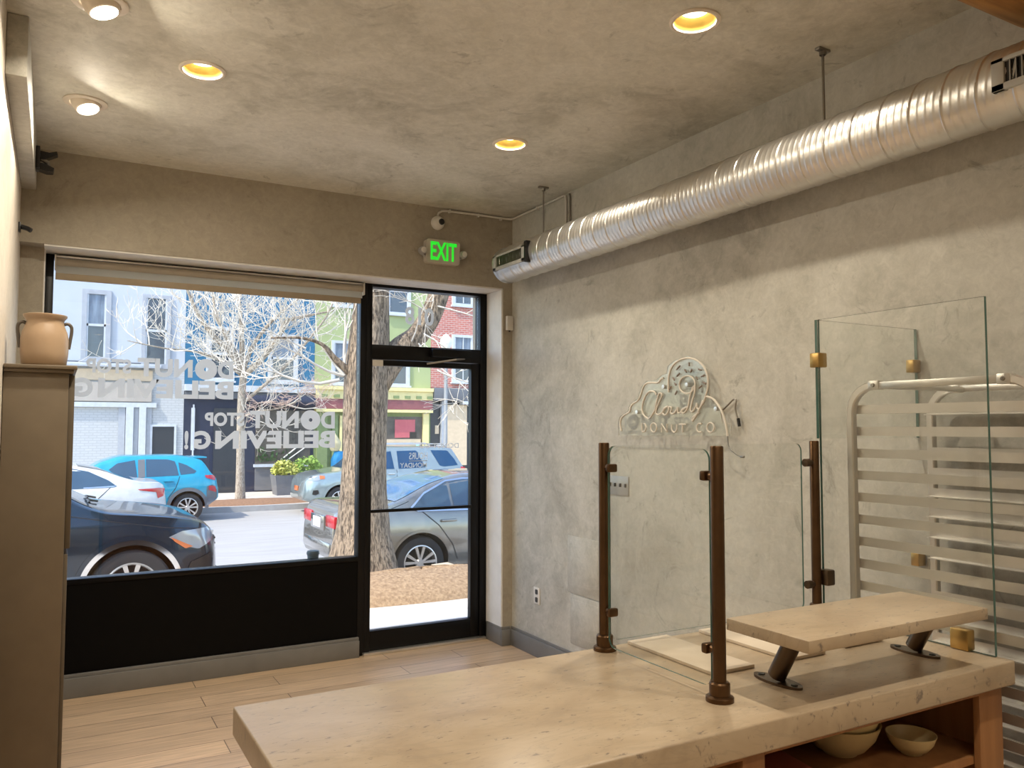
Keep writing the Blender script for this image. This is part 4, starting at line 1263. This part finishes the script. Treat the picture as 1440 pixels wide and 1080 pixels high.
# red brick building
b = building('red_brick_building', 'red brick building with white windows seen through the transom', 11.6, 17)
bx(b, 'upper_wall', 11.605, 17, 3.02, 9, M_RBRICK, 5, 0)
bx(b, 'shop_wall', 11.605, 17, -.44, 3.02, M_DGREY, 5, 0)
for (x0, x1, z0, z1) in ((12.42, 13.32, 3.25, 4.98), (12.42, 13.32, 6.05, 7.6), (14.4, 15.3, 3.25, 4.98)):
    sash(b, x0, x1, z0, z1, M_WFRAME, M_CURTAIN, .10, True)
bx(b, 'cornice', 11.62, 17, 2.55, 3.02, M_CORN, 0, -.30, bev=.03)
bx(b, 'tan_panel', 12.20, 13.0, .25, 2.42, M_TAN, 0, -.10, lab='tan boarded panel')
bx(b, 'downspout', 11.98, 12.06, -.44, 2.55, M_GFRAME, 0, -.14)
bx(b, 'side_panel', 13.15, 14.2, -.44, 2.40, M_GFRAME, 0, -.06)
bx(b, 'awning_arm', 12.75, 14.2, 2.44, 2.55, M_WFRAME, 0, -.35)
m_ = MB()
for r_ in (.32, .42):
    m_.tube([(11.9 + r_ * math.cos(a), FB - .12, .55 + r_ * math.sin(a)) for a in np.linspace(0, PI * .75, 12)], .022, 6)
m_.build('round_sign_rings', M_WFRAME, b)
bx(b, 'notice', 11.78, 11.93, 1.38, 1.68, M_TAN, 0, -.02)

# street lamp, planters, unidentified shape
lp = thing('street_lamp', 'grey street lamp post with a white globe in front of the brick building', 'street lamp', (10.1, 22.0, -.43))
kq = 22.0 / 22.9
MB().lathe([(.10, -.43), (.10, -.1), (.06, 0), (.05, 3.95)], (10.54 * kq, 22.0, 0), 'Z', 14).build('post', M_POLE, lp)
MB().lathe([(.05, 3.94), (.14, 3.98), (.19, 4.10), (.17, 4.25), (.08, 4.36), (0, 4.42)], (10.54 * kq, 22.0, 0), 'Z', 20).build('globe', M_GLOBE, lp)
def planter(x, y, z, w, h, leaf, label, fr=.42, zl=.35, n=420):
    t = thing('planter', label, 'planter', (x, y, z))
    m = MB()
    a, c = w * .40, w * .5
    m.add([(x - a, y - a, z), (x + a, y - a, z), (x + a, y + a, z), (x - a, y + a, z), (x - c, y - c, z + h), (x + c, y - c, z + h), (x + c, y + c, z + h), (x - c, y + c, z + h)],
          [(0, 1, 2, 3), (4, 5, 6, 7), (0, 1, 5, 4), (1, 2, 6, 5), (2, 3, 7, 6), (3, 0, 4, 7)])
    m.build('pot', M_PLANTER, t, smooth=False)
    l = MB()
    rr = random.Random(int(x * 100))
    for k in range(n):
        th, ph = rr.uniform(0, 2 * PI), math.acos(rr.uniform(-.3, 1))
        q = rr.uniform(.6, 1)
        cx_, cy_, cz_ = x + fr * q * math.sin(ph) * math.cos(th), y + fr * q * math.sin(ph) * math.sin(th), z + h + .10 + zl * q * math.cos(ph)
        s = rr.uniform(.05, .09)
        u = Vector((rr.uniform(-1, 1), rr.uniform(-1, 1), rr.uniform(-1, 1))).normalized()
        v = u.orthogonal().normalized()
        pc = Vector((cx_, cy_, cz_))
        l.add([(pc - u * s)[:], (pc + v * s * .5)[:], (pc + u * s)[:], (pc - v * s * .5)[:]], [(0, 1, 2, 3)])
    tag(l.build('foliage', leaf, t, smooth=False, fixn=False), None, None, None, 'stuff')
planter(6.14, 25.0, -.44, .74, .60, M_LEAFY, 'grey tapered planter with yellow foliage in front of the navy shop')
planter(6.95, 25.5, -.44, .72, .62, M_LEAFG, 'grey planter with bright green shrub right of the yellow one', .5, .42)
lt = thing('unidentified_shape', 'cream rounded shape over a bright blue panel behind the silver car', 'unidentified', (7.6, 24.5, -.44))  # unidentified cream and blue shape, given the form of a stand
MB().lathe([(0, .86), (.12, .88), (.19, 1.02), (.19, 1.14), (.10, 1.28), (.03, 1.38), (0, 1.44)], (7.53, 24.5, 0), 'Z', 18).build('cream_head', M_LANT, lt)
MB().lathe([(.16, .15), (.24, .3), (.24, .62), (.14, .86), (0, .88)], (7.66, 24.5, 0), 'Z', 18).build('blue_body', M_LANTB, lt)
MB().tube([(7.6, 24.5, -.44), (7.6, 24.5, .3)], .05, 10).build('stand', M_POLE, lt)

# ================================================================== VEHICLES
def pchip(xs, ys):
    xs, ys = np.array(xs, float), np.array(ys, float)
    h = np.diff(xs); d = np.diff(ys) / h
    m = np.zeros(len(xs))
    m[0], m[-1] = d[0], d[-1]
    for i in range(1, len(xs) - 1):
        if d[i - 1] * d[i] > 0:
            w1_, w2_ = 2 * h[i] + h[i - 1], h[i] + 2 * h[i - 1]
            m[i] = (w1_ + w2_) / (w1_ / d[i - 1] + w2_ / d[i])
    def f(x):
        x = min(max(x, xs[0]), xs[-1])
        i = min(int(np.searchsorted(xs, x, 'right')) - 1, len(xs) - 2)
        t = (x - xs[i]) / h[i]
        return float((2 * t ** 3 - 3 * t ** 2 + 1) * ys[i] + (t ** 3 - 2 * t ** 2 + t) * h[i] * m[i] + (-2 * t ** 3 + 3 * t ** 2) * ys[i + 1] + (t ** 3 - t ** 2) * h[i] * m[i + 1])
    return f

class Car:
    """local axes: x from the nose (0) to the tail (L), y across, z up from the road"""
    def __init__(s, name, label, L, W, top, belt, bot, hw, wheels, wr, paint, loc, rz):
        s.L, s.W, s.wheels, s.wr = L, W, wheels, wr
        s.top, s.belt, s.bot, s.hw = [pchip(*zip(*q)) for q in (top, belt, bot, hw)]
        s.root = thing(name, label, 'car', loc, rz)
        s.paint = paint
        s.near = -1 if rz == 0 else 1       # the side that faces the shop in local y
        s.body(sorted(set([round(q[0], 3) for q in top] + [round(q[0], 3) for q in hw])))
        s.wheel_set()
    def X(s, x): return x - s.L / 2
    def sec(s, x):
        zb, zt, w = s.bot(x), s.top(x), s.hw(x)
        zs = min(s.belt(x), zt - .03)
        g = zt - zs
        k = min(max((g - .10) / .35, 0), 1)
        wr = w * (.955 - .245 * k)
        lo = .965 * w
        return [(0, zb), (w * .8, zb), (w * .95, zb + .05), (w * .992, zb + .3 * (zs - zb)), (w, zb + .62 * (zs - zb)), (w * .992, zs - .05), (lo, zs),
                (lo + (wr - lo) * .86, zs + g * .80), (wr * .95, zs + g * .93), (wr * .78, zs + g * .985), (wr * .4, zt - .002), (0, zt)]
    def y_at(s, x, z):
        p = s.sec(x)
        for a, b in zip(p[2:-1], p[3:]):
            if a[1] <= z <= b[1]:
                t = (z - a[1]) / max(b[1] - a[1], 1e-6)
                return a[0] + (b[0] - a[0]) * t
        return p[4][0]
    def z_at(s, x, y):
        p = s.sec(x)[6:]
        for a, b in zip(p[:-1], p[1:]):
            if b[0] <= y <= a[0]:
                t = (a[0] - y) / max(a[0] - b[0], 1e-6)
                return a[1] + (b[1] - a[1]) * t
        return p[0][1]
    def body(s, knots):
        xs = sorted(set([round(v, 3) for v in np.linspace(0, s.L, 70)] + knots))
        m = MB()
        rows = []
        for x in xs:
            p = s.sec(x)
            ring = p + [(-y, z) for y, z in p[-2:0:-1]]
            rows.append([(s.X(x), y, z) for y, z in ring] + [(s.X(x), p[0][0], p[0][1])])
        n = len(rows[0])
        vs = [q for r in rows for q in r[:-1]]
        n -= 1
        fs = [(i * n + j, i * n + (j + 1) % n, (i + 1) * n + (j + 1) % n, (i + 1) * n + j) for i in range(len(rows) - 1) for j in range(n)]
        fs += [tuple(range(n))[::-1], tuple(range((len(rows) - 1) * n, len(rows) * n))]
        m.add(vs, fs)
        body = m.build('body', s.paint, s.root, local=True, angle=38)
        cut = MB()
        for wx in s.wheels:
            for sd_ in (-1, 1):
                c = []
                for y in (s.W / 2 + .1, s.W / 2 - .34):
                    c.append([(s.X(wx) + (s.wr + .055) * math.cos(2 * PI * k / 40), sd_ * y, s.wr + (s.wr + .055) * math.sin(2 * PI * k / 40)) for k in range(40)])
                o = len(cut.v)
                cut.add(c[0] + c[1], [(k, (k + 1) % 40, 40 + (k + 1) % 40, 40 + k) for k in range(40)] + [tuple(range(40)), tuple(range(40, 80))])
        cu = cut.build('cutter', M_WELL, s.root, smooth=False, local=True)
        md = body.modifiers.new('arches', 'BOOLEAN')
        md.object = cu
        md.operation = 'DIFFERENCE'
        md.solver = 'EXACT'
        md.material_mode = 'TRANSFER'
        bpy.context.view_layer.update()
        dg = bpy.context.evaluated_depsgraph_get()
        me = bpy.data.meshes.new_from_object(body.evaluated_get(dg))
        body.modifiers.clear()
        body.data = me
        me.set_sharp_from_angle(angle=math.radians(38))
        bpy.data.objects.remove(cu)
        s.bodyo = body
    def wheel_set(s):
        r = s.wr
        wid = .11
        tyre = MB().lathe([(r * .66, -wid * .9), (r * .80, -wid), (r * .95, -wid * .93), (r, -wid * .7), (r, wid * .7), (r * .95, wid * .93), (r * .80, wid), (r * .66, wid * .9)], (0, 0, 0), 'Y', 44)
        rim = MB()
        q = s.near
        rim.lathe([(r * .68, wid * .92 * q), (r * .64, wid * .95 * q), (r * .61, wid * .80 * q), (r * .60, wid * .2 * q), (r * .60, -wid * .8 * q)], (0, 0, 0), 'Y', 44)
        rim.lathe([(0, wid * .86 * q), (r * .12, wid * .86 * q), (r * .16, wid * .72 * q), (r * .16, wid * .3 * q)], (0, 0, 0), 'Y', 24)
        for k in range(10):
            a = 2 * PI * (k // 2) / 5 + (.17 if k % 2 else -.17) + .3
            a2 = 2 * PI * (k // 2) / 5 + (.26 if k % 2 else -.26) + .3
            p0 = Vector((r * .12 * math.cos(a), wid * .74 * q, r * .12 * math.sin(a)))
            p1 = Vector((r * .63 * math.cos(a2), wid * .80 * q, r * .63 * math.sin(a2)))
            t_ = (p1 - p0).normalized(); u = t_.cross(Vector((0, 1, 0))) * r * .045
            v_ = Vector((0, .012, 0))
            c = [p0 - u * .8 - v_, p0 + u * .8 - v_, p0 + u * .8 + v_, p0 - u * .8 + v_, p1 - u * 1.3 - v_, p1 + u * 1.3 - v_, p1 + u * 1.3 + v_, p1 - u * 1.3 + v_]
            rim.add([w[:] for w in c], [(0, 1, 2, 3), (4, 5, 6, 7), (0, 1, 5, 4), (1, 2, 6, 5), (2, 3, 7, 6), (3, 0, 4, 7)])
        disc = MB().lathe([(0, wid * .05 * q), (r * .6, wid * .05 * q)], (0, 0, 0), 'Y', 32)
        first = None
        for wx in s.wheels:
            for sd_ in (-1, 1):
                if first is None:
                    w = tyre.build('wheel', M_TYRE, s.root, local=True)
                    ri = rim.build('rim', M_RIM, w, local=True)
                    di = disc.build('brake_disc', M_WELL, w, local=True)
                    first = (w, ri, di)
                else:
                    w = first[0].copy(); C.objects.link(w)
                    for part in first[1:]:
                        c = part.copy(); C.objects.link(c); c.parent = w
                w.location = (s.X(wx), sd_ * (s.W / 2 - wid - .015), r)
    def side(s, name, poly, mat, eps=.006, nx=18, nz=5, both=False, parent=None):
        xs = [q[0] for q in poly]
        x0, x1 = min(xs), max(xs)
        def span(x):
            zs = []
            for (ax, az), (bx_, bz) in zip(poly, poly[1:] + poly[:1]):
                if ax == bx_: 
                    if abs(ax - x) < 1e-6: zs += [az, bz]
                    continue
                if min(ax, bx_) - 1e-9 <= x <= max(ax, bx_) + 1e-9:
                    zs.append(az + (bz - az) * (x - ax) / (bx_ - ax))
            return min(zs), max(zs)
        m = MB()
        for sd_ in ((s.near, -s.near) if both else (s.near,)):
            rows, back = [], []
            for i in range(nx + 1):
                x = x0 + (x1 - x0) * (.0005 + .999 * i / nx)
                a, b_ = span(x)
                rows.append([(s.X(x), sd_ * (s.y_at(x, a + (b_ - a) * j / nz) + eps), a + (b_ - a) * j / nz) for j in range(nz + 1)])
            m.grid(rows)
        return m.build(name, mat, parent or s.root, local=True, angle=60, fixn=False)
    def over(s, name, x0, x1, f0, f1, mat, eps=.006, nx=14, ny=12, yfix=None):
        """patch on the upper surface between two stations; f: half width as a fraction of the roof width"""
        m = MB()
        rows = []
        for i in range(nx + 1):
            x = x0 + (x1 - x0) * i / nx
            p = s.sec(x)
            h = p[8][0] * (f0 + (f1 - f0) * i / nx)
            sl = (s.top(x + .01) - s.top(x - .01)) / .02
            n = Vector((-sl, 1)).normalized() * eps
            rows.append([(s.X(x) + n.x, y, s.z_at(x, abs(y)) + n.y) for y in [h * (2 * j / ny - 1) for j in range(ny + 1)]])
        m.grid(rows)
        return m.build(name, mat, s.root, local=True, angle=60, fixn=False)
    def arch(s, r0, r1, mat, a0=-10, a1=190, eps=.006, name='arch_trim', wh=None):
        for wx in (wh or s.wheels):
            m = MB()
            rows = []
            for i in range(31):
                a = math.radians(a0 + (a1 - a0) * i / 30)
                row = []
                for r in (r0, (r0 + r1) / 2, r1):
                    x, z = wx + (s.wr + r) * math.cos(a), s.wr + (s.wr + r) * math.sin(a)
                    row.append((s.X(x), s.near * (s.y_at(min(max(x, 0), s.L), max(z, s.bot(x) + .05)) + eps), z))
                rows.append(row)
            m.grid(rows)
            m.build(name, mat, s.root, local=True, fixn=False)
    def seam(s, pts, w=.006):
        m = MB()
        for (x0, z0), (x1, z1) in zip(pts[:-1], pts[1:]):
            rows = []
            for i in range(9):
                t = i / 8
                x, z = x0 + (x1 - x0) * t, z0 + (z1 - z0) * t
                dx, dz = z1 - z0, -(x1 - x0)
                l = math.hypot(dx, dz)
                rows.append([(s.X(x + dx / l * w * q), s.near * (s.y_at(x, z) + .003), z + dz / l * w * q) for q in (-1, 1)])
            m.grid(rows)
        m.build('door_gap', M_SEAM, s.root, local=True, fixn=False)
    def handle(s, x, z, l=.2, mat=None):
        y = s.near * (s.y_at(x, z) + .02)
        B(s.X(x - l / 2), s.X(x + l / 2), y - .022, y + .018, z - .018, z + .018, bev=.012).build('door_handle', mat or s.paint, s.root, local=True)
    def mirror(s, x, z, mat):
        y = s.near * (s.y_at(x, z) + .13)
        B(s.X(x - .07), s.X(x + .07), y - .12, y + .09, z - .03, z + .11, bev=.035, seg=3).build('side_mirror', mat, s.root, local=True)
    def box(s, name, x0, x1, y0, y1, z0, z1, mat, bev=.01):
        return B(s.X(x0), s.X(x1), y0, y1, z0, z1, bev=bev).build(name, mat, s.root, local=True)

# dark blue SUV, nose to the right, parked in front of the window
L = 5.1
c = Car('dark_suv', 'dark blue SUV parked right outside the window, nose pointing right', L, 1.98,
        [(0, .66), (.03, .86), (.12, 1.00), (.35, 1.09), (.8, 1.155), (1.1, 1.19), (1.28, 1.25), (2.0, 1.68), (2.6, 1.79), (3.6, 1.80), (4.5, 1.74), (4.8, 1.55), (5.02, 1.15), (5.1, .9)],
        [(0, .70), (.3, .99), (1.5, 1.08), (3, 1.10), (5.1, 1.12)],
        [(0, .42), (.25, .27), (1, .26), (4.6, .27), (5.1, .45)],
        [(0, .62), (.06, .76), (.2, .87), (.55, .955), (1.1, .985), (4.3, .985), (4.85, .9), (5.1, .7)],
        (.875, 3.98), .395, M_PDARK, (1.60 - L / 2, 9.22 + .99, zstreet(10.2)), PI)
c.over('windshield', 1.25, 2.0, .98, .96, M_CGLASS)
c.side('side_window', [(1.65, 1.14), (2.2, 1.58), (2.95, 1.66), (2.95, 1.14)], M_CGLASS)
c.side('side_window', [(3.02, 1.14), (3.02, 1.66), (3.9, 1.64), (3.95, 1.14)], M_CGLASS)
hl = c.side('headlight', [(.05, .93), (.10, .97), (.40, .955), (.53, .90), (.38, .80), (.22, .75), (.07, .82)], M_HEAD, .008)
c.side('amber_reflector', [(.28, .785), (.51, .90), (.47, .85), (.36, .77)], M_AMBER, .012, parent=hl)
c.arch(.055, .105, M_CHROME, 5, 175, .012)
c.arch(.105, .15, M_PDARK, 0, 180, .010, 'arch_flare')
c.seam([(1.62, 1.08), (1.62, .45)])
c.seam([(1.46, 1.16), (.55, 1.00), (.18, .96)], .004)
c.mirror(1.72, 1.12, M_PDARK)
m_ = MB().box(c.X(-.015), c.X(.05), -.45, .45, .58, .84, bev=.02)
for k in range(4): m_.box(c.X(-.025), c.X(.0), -.42, .42, .61 + k * .06, .63 + k * .06)
m_.build('grille', M_PLASTICB, c.root, local=True)
c.box('bumper_lip', -.04, .22, -.62, .62, .40, .50, M_PDARK, .03)
c.side('side_intake', [(.07, .42), (.07, .70), (.30, .62), (.36, .46)], M_PLASTICB, .008)
for yy in (-.28, .28):
    MB().tube([(c.X(1.17), yy - .3, 1.23), (c.X(1.28), yy, 1.275), (c.X(1.27), yy + .32, 1.27)], .012, 6).build('wiper', M_PLASTICB, c.root, local=True)

# grey sedan, nose to the right, behind the door
L = 4.88
c = Car('grey_sedan', 'grey sedan parked outside the door, tail beside the big tree', L, 1.85,
        [(0, .55), (.03, .68), (.2, .80), (1.1, .98), (1.35, 1.02), (2.0, 1.36), (2.5, 1.455), (3.0, 1.45), (3.5, 1.36), (4.1, 1.13), (4.25, 1.09), (4.72, 1.07), (4.84, .98), (4.88, .72)],
        [(0, .62), (.3, .74), (1.3, .93), (3.0, .97), (3.9, 1.0), (4.7, 1.0), (4.88, .8)],
        [(0, .38), (.25, .24), (1, .22), (4.4, .24), (4.7, .32), (4.88, .42)],
        [(0, .55), (.06, .68), (.25, .82), (.6, .90), (1.2, .925), (4.0, .925), (4.5, .88), (4.76, .78), (4.88, .68)],
        (.98, 3.80), .335, M_PGREY, (3.02 + L / 2, 9.62 + .925, zstreet(10.5)), PI)
c.over('rear_glass', 3.35, 4.12, .92, .96, M_CGLASSB)
c.over('windshield', 1.38, 2.1, .96, .94, M_CGLASS)
c.side('side_window', [(3.36, 1.00), (3.36, 1.335), (3.72, 1.20), (3.90, 1.04), (3.88, 1.02)], M_CGLASS)
c.side('side_window', [(2.62, .99), (2.62, 1.36), (3.1, 1.37), (3.32, 1.335), (3.32, 1.00)], M_CGLASS)
c.side('side_window', [(1.75, .99), (2.2, 1.31), (2.55, 1.36), (2.55, .99)], M_CGLASS)
c.side('window_trim', [(2.6, .965), (2.6, .985), (3.86, 1.012), (3.92, 1.03), (3.90, .992)], M_CHROME, .010)
c.side('window_trim', [(3.36, 1.345), (3.36, 1.365), (3.72, 1.225), (3.94, 1.045), (3.91, 1.035), (3.72, 1.20)], M_CHROME, .010)
c.side('window_trim', [(2.6, 1.362), (2.6, 1.382), (3.1, 1.392), (3.36, 1.365), (3.36, 1.343), (3.1, 1.370)], M_CHROME, .010)
c.seam([(3.80, 1.0), (3.55, .80), (3.36, .55), (3.28, .35)])
c.seam([(2.58, .97), (2.58, .30)])
c.seam([(4.25, 1.02), (3.95, 1.12)], .004)
c.handle(3.42, .86, .22)
c.arch(.055, .085, M_PGREY, 5, 175, .012)
t_ = c.side('tail_light', [(4.52, .86), (4.52, .98), (4.74, .96), (4.84, .90), (4.82, .80)], M_TAIL, .008, both=True)
c.box('plate_recess', 4.84, 4.885, -.30, .30, .74, .93, M_PGREY, .01)
for s_ in (-1, 1):
    c.box('tail_lamp', 4.80, 4.872, min(s_ * .33, s_ * .70), max(s_ * .33, s_ * .70), .80, .95, M_TAIL, .015)
c.box('licence_plate', 4.875, 4.895, -.16, .16, .77, .90, M_PLATE, .004)
c.box('bumper_crease', 4.80, 4.905, -.60, .60, .46, .62, M_PGREY, .04)

# white sedan passing in the street
L = 4.75
c = Car('white_sedan', 'white sedan in front of the teal car, only its tail half in view', L, 1.85,
        [(0, .55), (.03, .68), (.2, .78), (1.1, .96), (1.35, 1.0), (2.0, 1.34), (2.5, 1.435), (3.0, 1.43), (3.5, 1.35), (4.1, 1.14), (4.3, 1.09), (4.6, 1.06), (4.70, 1.0), (4.75, .72)],
        [(0, .62), (.3, .72), (1.3, .90), (3.0, .95), (3.9, .99), (4.6, 1.0), (4.75, .8)],
        [(0, .38), (.25, .24), (1, .22), (4.3, .24), (4.6, .34), (4.75, .45)],
        [(0, .55), (.06, .68), (.25, .82), (.6, .90), (1.2, .925), (3.9, .925), (4.4, .88), (4.65, .78), (4.75, .66)],
        (.95, 3.75), .335, M_PWHITE, (1.93 - L / 2, 17.0 + .925, zstreet(17.9)), 0)
c.over('rear_glass', 3.2, 4.15, .90, .92, M_CGLASS)
c.side('side_window', [(2.62, .98), (2.62, 1.34), (3.1, 1.36), (3.38, 1.30), (3.72, 1.13), (3.86, 1.02), (3.8, 1.0)], M_CGLASS)
c.side('side_window', [(1.75, .98), (2.2, 1.29), (2.55, 1.34), (2.55, .98)], M_CGLASS)
c.side('window_trim', [(3.30, .995), (3.30, 1.012), (3.80, 1.03), (3.86, 1.04), (3.80, 1.005)], M_CHROME, .009)
c.side('tail_light', [(4.25, .93), (4.22, .95), (4.62, .96), (4.72, .94), (4.70, .80), (4.58, .76), (4.56, .88)], M_TAIL, .009, both=True)
c.seam([(2.58, .95), (2.58, .30)]); c.seam([(3.75, 1.0), (3.5, .75), (3.35, .45)])
c.handle(3.25, .86, .2)
# teal car
L = 4.17
c = Car('teal_crossover', 'bright teal crossover parked across the street, tail towards the slim tree', L, 1.80,
        [(0, .6), (.05, .8), (.3, .93), (.95, 1.02), (1.15, 1.06), (1.75, 1.42), (2.2, 1.53), (3.1, 1.53), (3.65, 1.46), (3.80, 1.40), (4.0, 1.10), (4.1, 1.0), (4.17, .75)],
        [(0, .62), (.3, .80), (1.2, .96), (3.0, 1.02), (3.8, 1.06), (4.1, .95), (4.17, .8)],
        [(0, .38), (.25, .26), (1, .22), (3.6, .24), (3.9, .34), (4.17, .48)],
        [(0, .55), (.06, .68), (.25, .80), (.6, .88), (1.2, .90), (3.5, .90), (3.95, .85), (4.1, .77), (4.17, .68)],
        (.88, 3.48), .33, M_PTEAL, (3.36 - L / 2, 19.75 + .9, zstreet(20.6)), 0)
c.side('side_window', [(1.62, 1.04), (2.02, 1.36), (2.40, 1.43), (2.42, 1.04)], M_CGLASS)
c.side('side_window', [(2.60, 1.05), (2.60, 1.44), (3.05, 1.43), (3.22, 1.38), (3.28, 1.07)], M_CGLASS)
c.side('side_window', [(3.31, 1.08), (3.28, 1.36), (3.45, 1.30), (3.66, 1.16), (3.62, 1.11)], M_CGLASS)
c.side('door_pillar', [(2.44, 1.04), (2.44, 1.43), (2.58, 1.44), (2.58, 1.05)], M_CLAD, .008)
c.over('rear_glass', 3.82, 4.0, .9, .95, M_CGLASS)
c.box('roof_spoiler', 3.60, 3.92, -.56, .56, 1.44, 1.475, M_PTEAL, .012)
c.side('tail_light', [(3.86, 1.0), (3.84, 1.06), (4.02, 1.06), (4.10, 1.0), (4.09, .93)], M_TAIL, .010, both=True)
c.side('lower_cladding', [(3.885, .36), (3.885, .80), (4.02, .84), (4.13, .70), (4.13, .52), (3.95, .38)], M_CLAD, .006)
c.side('sill_cladding', [(1.3, .25), (1.3, .42), (3.0, .42), (3.0, .27)], M_CLAD, .006)
c.arch(.05, .13, M_CLAD, -5, 185, .012)
c.side('rear_reflector', [(3.93, .72), (3.93, .82), (4.08, .80), (4.11, .70), (4.10, .66)], M_TAIL, .012)
c.side('headlight', [(.12, .78), (.2, .86), (.55, .86), (.4, .78)], M_HEAD, .008)
c.seam([(2.5, 1.04), (2.5, .40)]); c.seam([(3.30, 1.05), (3.22, .80), (3.05, .55)])
c.handle(3.06, .95, .2); c.handle(2.25, .93, .2)
# silver SUV
L = 4.42
c = Car('silver_suv', 'silver green SUV parked across the street with a roof rack', L, 1.78,
        [(0, .55), (.04, .82), (.2, .97), (.95, 1.09), (1.12, 1.12), (1.65, 1.57), (2.0, 1.67), (3.7, 1.67), (4.02, 1.62), (4.28, 1.12), (4.36, 1.0), (4.42, .7)],
        [(0, .62), (.3, .86), (1.2, 1.02), (3.0, 1.04), (4.2, 1.06), (4.42, .85)],
        [(0, .38), (.25, .30), (1, .28), (3.6, .30), (4.0, .34), (4.42, .45)],
        [(0, .60), (.06, .72), (.2, .81), (.5, .87), (1.1, .89), (3.9, .89), (4.25, .86), (4.42, .78)],
        (.87, 3.48), .35, M_PSILV, (5.33 + L / 2, 19.65 + .89, zstreet(20.5)), 0)
c.side('side_window', [(1.52, 1.10), (1.86, 1.50), (2.28, 1.55), (2.30, 1.10)], M_CGLASSS)
c.side('side_window', [(2.42, 1.10), (2.42, 1.55), (2.98, 1.56), (3.16, 1.12)], M_CGLASSS)
c.side('side_window', [(3.38, 1.56), (3.86, 1.55), (4.06, 1.30), (4.12, 1.16), (3.70, 1.13), (3.58, 1.16)], M_CGLASSS)
c.over('windshield', 1.14, 1.7, .96, .94, M_CGLASS)
c.side('headlight', [(.10, .86), (.16, .96), (.42, .99), (.48, .92), (.3, .85)], M_HEAD, .009)
c.side('amber_reflector', [(.36, .89), (.36, .98), (.48, .97), (.48, .90)], M_AMBER, .012)
c.side('tail_light', [(4.20, .92), (4.20, 1.12), (4.32, 1.10), (4.37, .98), (4.37, .92)], M_TAIL, .010, both=True)
c.side('lower_cladding', [(1.35, .31), (1.35, .50), (3.0, .50), (3.0, .32)], M_CLAD, .006)
c.arch(.05, .12, M_PSILV, -5, 185, .012)
c.side('fog_lamp', [(.18, .52), (.20, .62), (.32, .63), (.34, .54), (.26, .50)], M_PLASTICB, .012)
c.seam([(2.36, 1.08), (2.36, .45)]); c.seam([(3.2, 1.08), (3.1, .80), (2.95, .55)])
c.handle(2.2, .98, .2, M_CHROME); c.handle(3.12, 1.0, .2, M_CHROME)
c.box('front_plate', -.012, .01, -.16, .16, .58, .70, M_AMBER, .003)
rr_ = MB()
for s_ in (-1, 1):
    rr_.tube([(c.X(1.95), s_ * .56, 1.665), (c.X(2.05), s_ * .56, 1.725), (c.X(3.75), s_ * .56, 1.725), (c.X(3.9), s_ * .56, 1.65)], .018, 8)
for x in (2.3, 3.4):
    rr_.tube([(c.X(x), -.56, 1.725), (c.X(x), .56, 1.725)], .016, 8)
rr_.build('roof_rack', M_ALU, c.root, local=True)
